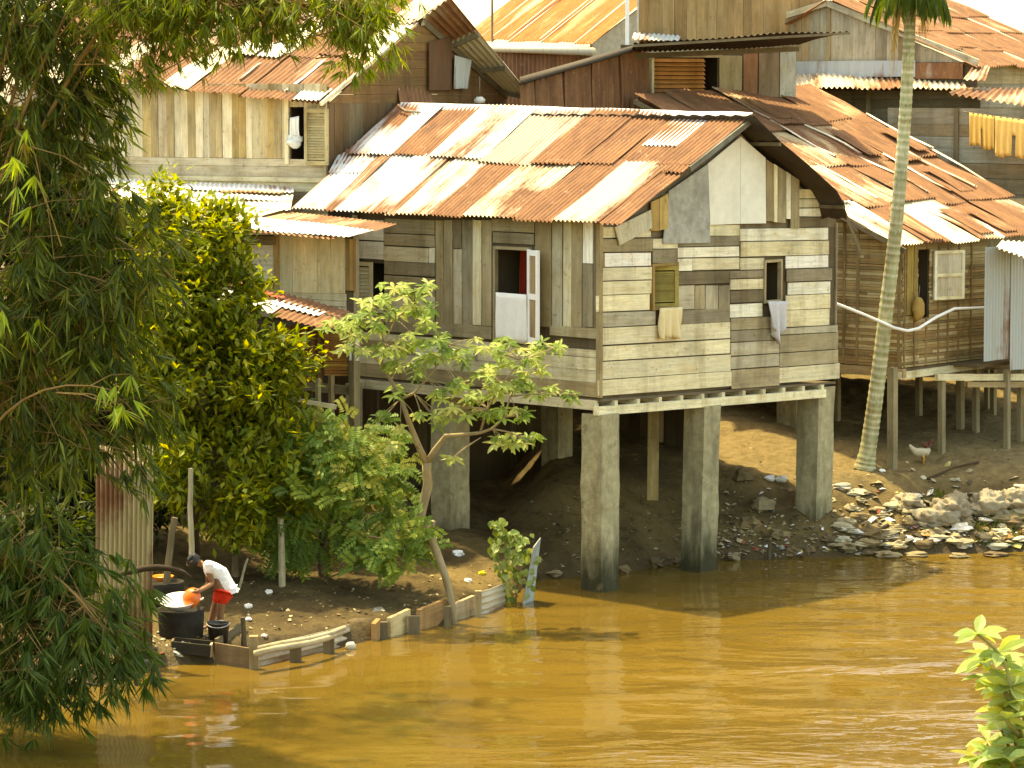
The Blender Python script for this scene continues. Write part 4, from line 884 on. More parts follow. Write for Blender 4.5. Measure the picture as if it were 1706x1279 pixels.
f = (1615 - 1604) / 126; g_ = (1657 - 1604) / 126; tag(cloth((lerp(a, b, f), lerp(a, b, g_)), .66, M_CLOTH, None, 'trousers', 5, .045, (.84, .52, .15, .1), V((0, -1, 0)), .07, split=True), 'shorter pair of orange trousers hanging on the line nearer the palm', 'trousers')
f = (1659 - 1604) / 126; tag(cloth((lerp(a, b, f), lerp(a, b, .93)), .76, M_CLOTH, None, 'trousers', 6, .045, (.86, .55, .18, .1), V((0, -1, 0)), .07, split=True), 'longer pair of orange trousers on the line at the frame edge', 'trousers')
# ------------------------------------------------------------------ things on the left bank
def ground_at(u, v, z=.4):
    Y = 36.0
    while Y < 75:
        p = P(u, v, Y)
        if p.z <= max(gz(p.x, p.y), .0): break
        Y += .04
    return p
# corrugated upright panel
mb = MB(); a, b = P(158, 1030, 41.9), P(252, 1046, 41.4); a.z = b.z = .15
corr(mb, a, b, P(254, 742, 41.4), P(160, 742, 41.9), (.40, .33, .17, .36), .086, .034, 0, 4, .012); o = mb.build('metal_screen', M_METAL, smooth=True)
o.modifiers.new('Solidify', 'SOLIDIFY').thickness = .006; tag(o, 'upright corrugated metal screen on the bank beside the bamboo', 'screen')
def stake(u0, v0, u1, v1, Y, w, label, col=TG, group=None, zb=None, name='stake', sides=7):
    mb = MB(); a = P(u1, v1, Y); b = P(u0, v0, Y); a.z -= .25; n = 5; sd = R.random() * 30
    pts = [lerp(a, b, i / n) + V((.02 * mnoise.noise(V((i * .7, sd, 0))), .02 * mnoise.noise(V((i * .7, sd, 5))), 0)) for i in range(n + 1)]
    col = tuple(c * .55 for c in col[:3]) + (.8,); mb.tube(pts, [w / 2 * (.92 - .2 * i / n + .08 * mnoise.noise(V((i * .9, sd, 2)))) for i in range(n + 1)], sides, jit(col)); return tag(mb.build(name, M_BARK), label, 'stake', group)
g = 'rough stakes driven into the left bank'
stake(290, 862, 272, 975, 43.6, .13, 'leaning brown stake in the shade behind the bending person', T_, g); stake(316, 780, 319, 915, 44.2, .1, 'tall thin pale pole rising behind the head of the bending person', C_, g)
stake(468, 862, 470, 980, 45.0, .13, 'pale stake under the leaves of the yellow-green tree', C_, g); stake(535, 885, 535, 952, 46.0, .12, 'short brown stake standing under the feathery shrub', T_, g)
stake(393, 895, 391, 940, 45.6, .14, 'brown stump stake behind the white shirt of the person', T_, g); stake(412, 930, 398, 954, 44.8, .05, 'small slanting stick in the mud behind the person', C_, g)
stake(405, 1028, 407, 1064, 41.9, .1, 'dark stake behind the corner of the plank box', D_, g); stake(512, 1106, 513, 1126, 41.5, .13, 'short dark stump standing alone in the brown water', D_, g)
stake(1283, 905, 1281, 945, 50.9, .09, 'dark stick upright in the water edge between two concrete pillars', D_, g)
# plank box at the water's edge
box = thing('plank_box', 'low dark plank box closing the corner of the bank beside the metal edging', 'box', tuple(G(420, 1112)))
mb = MB(); a, b = G(358, 1106), G(421, 1114); mb.quadbox(a + V((0, 0, -.2)), b + V((0, 0, -.2)), b + V((0, 0, .28)), a + V((0, 0, .30)), V((0, -1, 0)), .05, (.22, .15, .08, .6)); mb.build('front_plank', M_WOOD, box)
mb = MB(); mb.bar(G(423, 1113) + V((0, -.02, -.3)), G(423, 1113) + V((0, -.02, .46)), .12, .12, jit(T_)); mb.build('corner_post', M_WOOD, box)
mb = MB(); a = G(360, 1104); mb.bar(a + V((0, 0, .24)), a + V((.25, .9, .3)), .04, .2, jit(D_)); mb.build('side_plank', M_WOOD, box)
# metal edging along the water
def revet(name, lab, cat, pts_px, z0, z1, col, n_w, amp, matl=M_METAL, curl=0., zt=None):
    mb = MB(); pts = [G(u, v, 0) for u, v in pts_px]; rows = []; L = 0
    for i, p in enumerate(pts):
        if i: L += (p - pts[i - 1]).length
        row = []
        for k in range(n_w * 6 + 1):
            f = k / (n_w * 6); off = amp * sin(2 * pi * n_w * f); q = p + V((off * .3, -off - curl * 0 + .05 * f, z0 + (z1 - z0) * f + (curl * i / len(pts)) * f)); row.append(mb.vert(q, col, (f * (z1 - z0), L, 3.3 + len(name))))
        rows.append(row)
    for a, b in zip(rows, rows[1:]):
        for k in range(len(a) - 1): mb.face(a[k], b[k], b[k + 1], a[k + 1])
    o = mb.build(name, matl, smooth=True); o.modifiers.new('Solidify', 'SOLIDIFY').thickness = .008; return tag(o, lab, cat)
revet('metal_edging', 'lower pale corrugated sheet edging the bank beside the plank box', 'edging', [(427, 1110), (460, 1103), (500, 1094), (540, 1084), (582, 1072)], -.15, .27, (.52, .45, .33, .45), 4, .03)
mb = MB(); pts = [G(u, v, .28) for u, v in ((425, 1088), (460, 1082), (505, 1075), (545, 1063), (568, 1052))]
for dz, r in ((0, .045), (.07, .04)): mb.tube([p + V((dz * .6, dz * 2, dz * .6 + .02 * sin(i))) for i, p in enumerate(pts)], r, 7, (.5, .43, .29, .5))
tag(mb.build('bamboo_rail', M_BARK, smooth=True), 'pair of pale poles lying along the top of the metal edging', 'rail')
g = 'short posts holding the bank edging'
for u, v0, v1, l in ((493, 1073, 1101, 'short dark post holding the pale metal edging, nearer the plank box'), (548, 1058, 1086, 'short dark post at the curled end of the pale metal edging'), (690, 1024, 1054, 'stout dark post between the pale plank and the rust-orange plank'), (637, 1034, 1062, 'rounded brown post at the start of the pale plank edging'), (746, 1008, 1044, 'dark post beside the leaning tree foot at the rust-orange plank'), (797, 982, 1026, 'tall thin post in front of the grey corrugated edging')):
    p = G(u, v1); mb = MB(); w = .16 if v1 - v0 < 32 else .1; mb.bar(p + V((0, -.07, -.35)), p + V((0, -.05, (v1 - v0) * p.y / F)), w, .12, jit(D_ if u != 797 else T_)); o = tag(mb.build('edging_post', M_WOOD), l, 'post', g)
for nm, lab, (u0, v0), (u1, v1), h, c in (('edging_plank', 'pale plank edging the bank between two dark posts', (651, 1062), (684, 1052), .34, (.6, .47, .25, .3)), ('edging_plank', 'rust-orange plank edging the bank beside the leaning tree', (700, 1050), (744, 1037), .36, (.45, .26, .11, .4)), ('edging_plank', 'splintered grey plank edging past the foot of the leaning tree', (754, 1036), (792, 1024), .3, (.42, .34, .22, .5)), ('edging_plank', 'brown rounded board at the start of the plank edging', (626, 1068), (634, 1064), .3, (.42, .24, .1, .4))):
    a, b = G(u0, v0), G(u1, v1); mb = MB(); n = V((b.y - a.y, -(b.x - a.x), 0)).normalized(); mb.quadbox(a + V((0, 0, -.2)), b + V((0, 0, -.2)), b + V((0, 0, h)), a + V((0, 0, h * .86)), n, .07, c); tag(mb.build(nm, M_WOOD), lab, 'plank', 'planks edging the left bank')
revet('metal_edging', 'grey corrugated sheet edging the bank beside the climbing plant', 'edging', [(798, 1024), (815, 1019), (842, 1008)], -.15, .34, (.48, .42, .3, .4), 5, .02)
mb = MB(); a, b = G(568, 1070) + V((0, .14, .14)), G(612, 1064) + V((0, .2, .15)); mb.tube([a, lerp(a, b, .5) + V((0, 0, .02)), b], [.13, .14, .13], 10, (.13, .09, .05, .8)); tag(mb.build('log', M_BARK, smooth=True), 'short thick log lying at the bank edge past the metal edging', 'log')
mb = MB(); a, b = G(600, 1062) + V((0, .25, .16)), G(632, 1050) + V((0, .25, .2)); mb.tube([a, b], [.12, .12], 10, (.2, .21, .2, .5)); tag(mb.build('pipe', M_ROUGH, smooth=True), 'short grey pipe lying between the log and the plank edging', 'pipe')
mb = MB(); p = G(585, 1078) + V((0, -.1, .03)); mb.blob(p, (.08, .06, .07), (.7, .64, .5, 0), 9, 7, .3, 3); tag(mb.build('stone', M_ROUGH, smooth=True), 'pale stone at the water edge below the short log', 'stone')
# blue board by the climbing plant
mb = MB(); a, b = G(866, 1008), G(886, 1000); mb.quadbox(a + V((0, 0, -.25)), b + V((0, 0, -.25)), P(901, 896, b.y), P(889, 912, a.y), V((.3, -1, 0)).normalized(), .04, (.36, .43, .46, .3), None, 'v'); tag(mb.build('blue_board', M_WOOD), 'pale blue weathered board leaning upright in the water edge', 'board')
# tub with basin, drum, bucket, trough
def basin(mb, o, r, h, col, axis=V((0, 0, 1)), th=.008):
    mb.lathe([(.0, 0), (r * .55, .004), (r * .78, h * .35), (r * .95, h * .85), (r * 1.03, h), (r * 1.03 - .002, h + th), (r * .93, h * .9), (r * .75, h * .4 + th), (r * .5, th + .004), (0, th)], o, 28, col, axis)
pd = ground_at(302, 1060, .4)
mb = MB(); zt = .40
mb.lathe([(.24, -.15), (.31, .0), (.33, .3), (.325, zt - .04), (.34, zt), (.31, zt), (.30, zt - .06), (0, zt - .08)], pd, 26, (.02, .018, .015, .5)); tag(mb.build('drum', M_ROUGH, smooth=True), 'squat black drum on the mud carrying the white wash basin', 'drum')
wb = thing('wash_basin', 'wide white enamel wash basin resting on the black drum', 'basin', tuple(pd + V((0, 0, zt))))
mb = MB(); basin(mb, pd + V((-.02, -.0, zt + .015)), .27, .12, (.84, .84, .8, 0), V((-.05, -.24, 1))); mb.build('bowl', M_PLASTIC, wb, smooth=True)
for sg in (-1, 1):
    mb = MB(); c = pd + V((-.02 + sg * .275, -.03, zt + .13)); mb.tube([c + V((0, -.07, 0)), c + V((sg * .06, -.05, .02)), c + V((sg * .06, .05, .02)), c + V((0, .07, 0))], .012, 6, (.7, .7, .66, 0)); mb.build('handle', M_PLASTIC, wb, smooth=True)
# tall dark tub with the orange basin lit on it
pt_ = ground_at(266, 1020, .45); pt_ = V((pt_.x, pt_.y + .5, .3)); zt2_ = P(266, 968, pt_.y).z - pt_.z
mb = MB(); mb.lathe([(.27, -.1), (.30, 0), (.30, .4), (.31, zt2_), (.27, zt2_), (.26, zt2_ - .05), (0, zt2_ - .06)], pt_, 24, (.025, .02, .015, .5)); tag(mb.build('barrel', M_ROUGH, smooth=True), 'tall dark barrel standing in shade against the corrugated screen', 'barrel')
mb = MB(); basin(mb, pt_ + V((0, -.02, zt2_ + .002)), .155, .075, (.9, .25, .03, 0)); tag(mb.build('orange_bowl', M_PLASTIC, smooth=True), 'shallow orange plastic bowl on top of the tall dark barrel', 'bowl')
mb = MB(); pts = [P(u, v, 41.0) for u, v in ((190, 960), (212, 953), (240, 947), (262, 945), (285, 947), (305, 953), (318, 962))]; mb.tube(pts, [.035, .04, .045, .045, .04, .035, .02], 8, (.05, .035, .02, .5)); tag(mb.build('bent_branch', M_BARK, smooth=True), 'dark bent bough arching in front of the orange bowl', 'branch')
bk_ = thing('bucket', 'black plastic bucket on the bank below the person', 'bucket', tuple(ground_at(364, 1068, .3)))
mb = MB(); p = V(bk_.location) + V((0, 0, -.02)); mb.lathe([(0, 0), (.13, 0), (.155, .27), (.165, .28), (.165, .295), (.15, .295), (.145, .26), (.12, .02), (0, .02)], p, 24, (.018, .017, .016, 0)); mb.build('body', M_PLASTIC, bk_, smooth=True)
mb = MB(); mb.tube([p + V((.165 * cos(t), -.165 * sin(t) * .95 - .01, .29 - .05 * sin(t))) for t in [i * pi / 10 for i in range(11)]], .006, 6, (.5, .5, .48, 0)); mb.build('handle', M_PLASTIC, bk_, smooth=True)
mb = MB(); p = ground_at(322, 1088, .2); a, b = p + V((-.29, .05, .02)), p + V((.26, -.04, -.02))
for off, h in ((-.11, .16), (.11, .18)): mb.bar(a + V((0, off, h / 2)), b + V((0, off, h / 2)), .035, h, (.03, .025, .02, .5))
mb.bar(a + V((0, 0, .03)), b + V((0, 0, .03)), .2, .03, (.03, .025, .02, .5))
for q in (a, b): mb.bar(q + V((0, -.12, .08)), q + V((0, .12, .08)), .03, .17, (.5, .42, .28, .4) if q is b else D_)
tag(mb.build('trough', M_WOOD), 'black wooden trough lying on the mud beside the plank box', 'trough')
# half-sunk tyres by the bamboo roots
for i, (u, v, rr, ax_, l) in enumerate(((232, 1118, .27, V((.9, -.35, .12)), 'worn black tyre half sunk upright beneath the bamboo tips'), (246, 1138, .22, V((.75, -.6, .3)), 'smaller grey tyre leaning in the water beneath the bamboo'))):
    mb = MB(); o = G(u, v) + V((0, 0, .07)); x = ax_.normalized(); y = x.cross(V((0, 0, 1))).normalized(); z = x.cross(y)
    ring = [o + (y * cos(t) + z * sin(t)) * rr for t in [2 * pi * k / 24 for k in range(25)]]; mb.tube(ring, .055 if i == 0 else .035, 8, (.03, .028, .025, .5) if i == 0 else (.07, .068, .06, .5), False); tag(mb.build('tyre', M_ROUGH, smooth=True), l, 'tyre')
# small litter singled out on the sunny mud
for i, (u, v, r, c, l) in enumerate(((1284, 800, .1, (.8, .82, .84, 0), 'bright white plastic bottle on the slope between two pillars'), (1302, 802, .11, (.6, .6, .52, 0), 'pale crumpled bag beside the white bottle on the slope'), (763, 925, .1, (.82, .84, .86, 0), 'white bag behind the leaning tree on the mud tip'), (838, 902, .05, (.2, .3, .4, 0), 'small blue scrap'),
    (448, 988, .06, (.85, .82, .76, 0), 'white cup on the sunny mud behind the person'), (414, 1013, .065, (.85, .8, .74, 0), 'white and red packet on the mud beside the red shorts'), (414, 1033, .05, (.86, .84, .8, 0), 'small white packet behind the dark stake'), (441, 1061, .05, (.85, .7, .6, 0), 'pinkish white packet near the metal edging'), (803, 957, .06, (.85, .65, .05, 0), 'yellow scrap beside the climbing plant'), (780, 970, .07, (.84, .82, .78, 0), 'flat white scrap between the leaning tree and the climbing plant'), (1470, 786, .06, (.85, .84, .8, 0), 'white scrap at the foot of the first thin house post'))):
    if u == 838: continue
    p = ground_at(u, v, .5); mb = MB(); mb.blob(p + V((0, 0, r * .35)), (r, r * .8, r * .6), c, 10, 7, .5, i); tag(mb.build('scrap', M_CLOTH, smooth=False), l, 'scrap')
# sacks and rubble on the right bank
g = 'pale sacks edging the right bank'
for i, (u, v, w, h, l) in enumerate(((1515, 838, 50, 26, 'smallest pale sack, at the palm end of the row of sacks'), (1588, 848, 62, 46, 'fat wrinkled pale sack with grass at its foot'), (1650, 842, 60, 44, 'fat pale sack between two others, above the litter'), (1700, 836, 60, 40, 'pale sack at the frame edge, last of the row'), (1560, 862, 60, 40, 'greyish sack slumped below the row, above the litter'))):
    p = ground_at(u, v + h * .5, .6); s = p.y / F; mb = MB(); mb.blob(p + V((0, .12, h * s * .42)), (w * s * .55, .26, h * s * .55), jit((.36, .3, .2, .4), .1), 44, 30, .5, 20 + i * 3, .35, .30); tag(mb.build('sack', M_ROUGH, smooth=True), l, 'sack', g)
g = 'mud-stained rocks along the water edge'
rk = [(1225, 935, 30, 22), (1350, 925, 26, 24), (1320, 928, 34, 26), (1410, 918, 44, 22), (1455, 900, 50, 40), (1500, 905, 36, 26), (1480, 930, 60, 16), (1425, 888, 34, 20), (1515, 880, 40, 22), (1610, 880, 40, 26), (1640, 900, 44, 22), (1690, 880, 44, 28), (1590, 905, 36, 20), (1450, 925, 40, 14), (1530, 928, 44, 12), (1540, 912, 44, 24), (1600, 930, 40, 12), (1660, 928, 50, 12), (1380, 905, 30, 20), (1560, 895, 40, 26), (1430, 870, 40, 26), (1250, 880, 40, 30), (1270, 850, 50, 30), (1235, 800, 50, 30), (1300, 900, 36, 28), (1040, 955, 30, 18), (1090, 945, 34, 22), (920, 960, 40, 16), (1130, 940, 36, 16)]
for i, (u, v, w, h) in enumerate(rk):
    p = ground_at(u, v, .2); s = p.y / F; mb = MB(); mb.blob(p + V((0, .1, h * s * .25)), (w * s * .42, w * s * .42, h * s * .38), jit(R.choice([(.24, .17, .08, .5), (.28, .22, .12, .5), (.16, .11, .055, .6)])), 10, 8, .6, i * 2.1); tag(mb.build('rock', M_ROUGH, smooth=False), 'mud-stained rubble lump along the water edge under the houses', 'rock', g)
mb = MB()
def bit(x, y, r, c):
    z = gz(x, y) + r * .2; t = R.random() * 6.3; a = V((cos(t), sin(t), R.uniform(-.4, .5))) * r; b = V((-sin(t), cos(t), R.uniform(-.5, .5))) * r * R.uniform(.4, 1); o = V((x, y, z)); k = R.uniform(.2, .6)
    up_ = V((0, 0, r * k)); i = [mb.vert(o - a - b, c), mb.vert(o + a - b * .7, c), mb.vert(o + a * .8 + b, c), mb.vert(o - a * .6 + b, c), mb.vert(o + up_ + a * .2, c)]
    for q in range(4): mb.face(i[q], i[(q + 1) % 4], i[4])
    mb.face(i[3], i[2], i[1], i[0])
LC = [(.7, .66, .58, 0), (.5, .44, .3, 0), (.4, .33, .2, 0), (.22, .17, .1, 0), (.74, .72, .7, 0), (.4, .22, .08, 0), (.2, .22, .22, 0), (.1, .08, .05, 0), (.45, .38, .14, 0), (.3, .09, .05, 0), (.36, .3, .18, 0), (.24, .19, .1, 0), (.3, .25, .15, 0)]
for _ in range(800):
    x = R.uniform(6.2, 12); d = abs(R.gauss(0, .75)) + .1; y = shore(x) + d; bit(x, y, R.choice([.02, .03, .05, .07, .1]) * R.uniform(.7, 1.3), R.choice(LC))
for k in range(150):
    x = R.uniform(5.6, 11.5); y = shore(x) + abs(R.gauss(0, .6)) + .08; q = R.uniform(.06, .19); mb.blob((x, y, gz(x, y) + q * .15), (q * R.uniform(.8, 1.5), q * .8, q * R.uniform(.25, .5)), jit(R.choice(LC[:3] + LC[1:3] + LC[10:] + [(.5, .44, .34, 0)]), .2), 10, 7, .7, k * 1.7, .2, .3)
for _ in range(420):
    x = R.uniform(3.5, 6.6); y = shore(x) + abs(R.gauss(0, .7)) + .03; bit(x, y, R.uniform(.015, .06), R.choice(LC[2:] + LC[2:4] * 3 + LC[:1]))
for _ in range(260):
    x = R.uniform(.3, 4); y = shore(x) + abs(R.gauss(0, .9)); bit(x, y, R.uniform(.012, .05), R.choice(LC[2:4] + LC[7:8] + LC[10:]))
for _ in range(420):
    u, v = R.uniform(395, 830), R.uniform(930, 1060); p = ground_at(u, v, .4)
    if p.y > shore(p.x) + .3: bit(p.x, p.y, R.uniform(.008, .035), R.choice([(.1, .07, .03, 0), (.16, .11, .05, 0), (.5, .42, .25, 0), (.3, .2, .1, 0), (.2, .14, .06, 0)]))
for _ in range(250):
    x, y = R.uniform(2, 10), R.uniform(52.5, 57); bit(x, y, R.uniform(.01, .035), R.choice([(.1, .07, .03, 0), (.16, .11, .05, 0), (.5, .42, .25, 0)]))
for _ in range(160):
    x = R.uniform(-6, -4.2); bit(x, shore(x) + R.uniform(.05, 1.2), R.uniform(.012, .05), R.choice(LC))
o = mb.build('scattered_litter', M_CLOTH); o['kind'] = 'stuff'; o['label'] = 'litter and rubble bits strewn along the muddy water edge'; o['category'] = 'litter'
mb = MB(); a, b = ground_at(1412, 915), ground_at(1480, 888); mb.tube([a + V((0, 0, .08)), b + V((0, 0, .14))], .04, 6, (.06, .04, .02, .6)); tag(mb.build('dead_branch', M_BARK), 'dark dead branch lying across the rubble past the last pillar', 'branch')
mb = MB(); a, b = ground_at(1545, 800), ground_at(1630, 772); mb.tube([a + V((0, 0, .03)), lerp(a, b, .5) + V((0, 0, .07)), b + V((0, 0, .03))], .022, 6, (.08, .05, .025, .6)); tag(mb.build('dead_branch', M_BARK), 'thin dark stick lying on the mud near the hen', 'branch')
mb = MB()
for _ in range(900):
    x = R.uniform(8.1, 10) if R.random() < .8 else R.gauss(7.6, .12); y = shore(x) + (R.uniform(.05, .8) if x > 8.1 else R.uniform(.9, 1.5)); p = V((x, y, gz(x, y) - .01)); t = R.random() * 6.3
    mb.leaf(p, V((cos(t) * .5, sin(t) * .5, 1)).normalized(), V((cos(t + 1.5), sin(t + 1.5), 0)), R.uniform(.06, .17), .016, jit(R.choice([(.12, .16, .02, 0), (.2, .2, .03, 0), (.06, .11, .02, 0)])))
o = mb.build('grass', M_LEAF); o['kind'] = 'stuff'
# ------------------------------------------------------------------ hen
def skin_obj(name, verts, edges, radii, mat, loc, parent=None, lv=2, root=0):
    me = bpy.data.meshes.new(name); o = bpy.data.objects.new(name, me); COL.objects.link(o)
    if parent: o.parent = parent; org = WL[parent.name]
    else: org = V(loc); o.location = org; WL[o.name] = org
    me.from_pydata([tuple(V(v) - org) for v in verts], [tuple(e) for e in edges], []); me.materials.append(mat)
    o.modifiers.new('Skin', 'SKIN'); sv = me.skin_vertices[0].data
    for i, r in enumerate(radii): sv[i].radius = (r, r) if not hasattr(r, '__len__') else r; sv[i].use_root = (i == root)
    m = o.modifiers.new('Subdivision', 'SUBSURF'); m.levels = lv; m.render_levels = lv
    o.modifiers['Skin'].use_smooth_shade = True
    return o
def plain(name, col, rough=.6, spec=.3):
    m, nt, b = newmat(name); n = noise(nt, objco(nt), 22., 4, .6)
    nt.links.new(mix(nt, mrange(nt, n, .3, .7), tuple(c * .78 for c in col), tuple(min(1, c * 1.15) for c in col)), b.inputs['Base Color']); b.inputs['Roughness'].default_value = rough; b.inputs['Specular IOR Level'].default_value = spec; return m
M_HEN = plain('hen_white', (.5, .44, .3), .8); M_HEND = plain('hen_dark', (.12, .04, .02), .8); M_HENL = plain('hen_leg', (.7, .35, .06))
hp_ = ground_at(1536, 772, 1.3); hen = thing('hen', 'white hen with dark head pecking about on the mud by the thin posts', 'hen', tuple(hp_))
hv = lambda x, y, z: hp_ + V((x, y, z)) * 1.15
skin_obj('body', [hv(0, 0, .17), hv(-.09, .01, .18), hv(-.16, .02, .24), hv(.08, 0, .19), hv(.12, 0, .25), hv(-.2, .02, .3)], [(0, 1), (1, 2), (0, 3), (3, 4), (2, 5)], [.088, .08, .045, .07, .045, .02], M_HEN, None, hen)
hd = skin_obj('head', [hv(.115, 0, .24), hv(.125, 0, .32), hv(.14, 0, .37), hv(.17, 0, .365), hv(.195, 0, .355), hv(.04, .0, .30), hv(-.02, .0, .29)], [(0, 1), (1, 2), (2, 3), (3, 4), (0, 5), (5, 6)], [.05, .042, .036, .022, .007, .05, .03], M_HEND, None, hen)
for s in (-.035, .035):
    mb = MB(); mb.tube([hv(.01, s, .13), hv(.03, s, .07), hv(.015, s, .0)], [.022, .011, .01], 6, (.7, .35, .06, 0)); 
    for t in (-.6, 0, .6): mb.tube([hv(.015, s, .006), hv(.015 + .05 * cos(t), s + .05 * sin(t), .003)], .007, 5, (.7, .35, .06, 0))
    mb.build('leg', M_HENL, hen, smooth=True)
# ------------------------------------------------------------------ person
M_SK = plain('skin_brown', (.26, .125, .06), .5, .3); M_SHIRT = plain('shirt_white', (.84, .83, .8), .9, .1); M_SHORTS = plain('shorts_red', (.75, .045, .02), .85, .15); M_HAIR = plain('hair_black', (.012, .01, .009), .5, .4)
fp = ground_at(358, 1054, .4); PY = fp.y
person = thing('person', 'person in white shirt and red shorts bending over the wash basin with an orange bowl', 'person', tuple(fp))
def J(u, v, dy=0.): return P(u, v, PY + dy)
hip = J(373, 974); ch = J(354, 943); nk = J(337, 939); hdp = J(321, 934)
jn = [hip, J(364, 957), ch, nk, J(328, 936), hdp, J(314, 938)]          # 0-6 spine to face
ed = [(0, 1), (1, 2), (2, 3), (3, 4), (4, 5), (5, 6)]; rd = [.135, .125, .13, .055, .055, .088, .07]
def chain(start, pts, rs):
    last = start
    for p, r in zip(pts, rs): jn.append(p); rd.append(r); ed.append((last, len(jn) - 1)); last = len(jn) - 1
    return last
def zfix(p): return V((p.x, p.y, gz(p.x, p.y) + .03))
for s in (-1, 1):
    dy = .1 * s; uo = -5 * s
    ft = J(358 + uo * 1.8, 1054, dy * .9); ft = zfix(ft); kn = J(362 + uo, 1014, dy)
    l = chain(0, [J(371 + uo * .5, 985, dy), kn, lerp(kn, ft, .45), ft + V((0, 0, .05)), ft + V((-.07, -.02, .0)), ft + V((-.15, -.03, -.005))], [.1, .06, .052, .037, .036, .028])
    sh_ = J(346, 945, .15 * s); el = J(351 - 3 * s, 972, .17 * s); wr = P(333, 984, pd.y - .06 + .08 * s); 
    l = chain(2, [sh_, lerp(sh_, el, .55), el, lerp(el, wr, .5), wr, P(328, 986, pd.y - .06 + .07 * s)], [.062, .05, .04, .036, .026, .028])
    for k, (du, dv_) in enumerate(((-7, -2), (-9, 0), (-9, 2), (-7, 4))): 
        q = P(328, 986, pd.y - .06 + .07 * s); tip = P(328 + du, 986 + dv_, pd.y - .08 + .07 * s); chain(l, [lerp(q, tip, .55), tip + V((0, 0, -.01))], [.011, .009])
    chain(l - 1, [P(327, 981, pd.y - .06 + .04 * s), P(323, 981, pd.y - .06 + .04 * s)], [.012, .010])
# face: nose, brow, ears
chain(6, [J(311.5, 941.5), J(310, 941)], [.02, .012]); chain(5, [J(322, 935, -.095)], [.02]); chain(5, [J(322, 935, .095)], [.02])
skin_obj('body', jn, ed, rd, M_SK, None, person, 2, 0)
skin_obj('shirt', [J(375, 972), J(365, 957), J(354, 943), J(342, 939), J(347, 945, -.15), J(350, 958, -.17), J(347, 945, .15), J(347, 958, .17), J(378, 981)], [(0, 1), (1, 2), (2, 3), (2, 4), (4, 5), (2, 6), (6, 7), (0, 8)], [.155, .155, .155, .07, .085, .072, .085, .072, .15], M_SHIRT, None, person)
skin_obj('shorts', [J(376, 974), J(373, 988, -.1), J(367, 1010, -.1), J(369, 988, .1), J(360, 1010, .1)], [(0, 1), (1, 2), (0, 3), (3, 4)], [.148, .118, .098, .118, .098], M_SHORTS, None, person)
skin_obj('hair', [J(324, 930), J(319, 929), J(331, 934), J(316, 932), J(318, 944, .06), J(318, 944, -.06), J(323, 940, -.09), J(323, 940, .09)], [(0, 1), (0, 2), (1, 3), (1, 4), (1, 5), (0, 6), (0, 7)], [.1, .094, .07, .06, .04, .04, .05, .05], M_HAIR, None, person)
bo = thing('orange_basin', 'orange plastic bowl held tilted over the wash basin in both hands', 'bowl', tuple(P(316, 994, pd.y - .12)))
mb = MB(); axs = V((-.35, -.72, .35)).normalized(); basin(mb, P(316, 994, pd.y - .12) + axs * .04, .145, .09, (.9, .17, .02, 0), -axs); mb.build('bowl', M_PLASTIC, bo, smooth=True)
# ------------------------------------------------------------------ vegetation
def rnd_dir():
    while True:
        d = V((R.uniform(-1, 1), R.uniform(-1, 1), R.uniform(-1, 1)))
        if .1 < d.length < 1: return d.normalized()
def in_lobe(l, shell=.0):
    d = rnd_dir() * (R.uniform(shell, 1) ** (1 / 2.2)); return V((l[0].x + d.x * l[1], l[0].y + d.y * l[2], l[0].z + d.z * l[3])), d
def lobe(u, v, ru, rv, Y, ry): s = Y / F; return (P(u, v, Y), ru * s, ry, rv * s)
def vol(l): return (l[1] * l[2] * l[3]) ** (2 / 3)
def pick(ls): return R.choices(ls, [vol(l) for l in ls])[0]
def bez(a, b, c, n): return [a * (1 - t) ** 2 + b * 2 * t * (1 - t) + c * t * t for t in [i / n for i in range(n + 1)]]
BG = [(.05, .08, .012), (.065, .095, .014), (.035, .052, .009), (.09, .125, .018), (.075, .09, .013), (.17, .2, .03)]
def fan(mb, p, main, n, L, w, pal, spread=.75):
    x = main.cross(V((0.2, .4, .9))).normalized(); y = main.cross(x)
    for k in range(n):
        a = (k / max(1, n - 1) - .5) * 2 * spread * R.uniform(.7, 1.2); t = R.uniform(-.5, .5)
        d = (main + x * math.tan(max(-1.2, min(1.2, a))) * .8 + y * t * .6 + V((0, 0, -.15))).normalized()
        mb.leaf(p + d * .01, d, rnd_dir(), L * R.uniform(.6, 1.1), w * R.uniform(.8, 1.2), jit(R.choice(pal), .25), .2, R.uniform(.02, .18), .35)
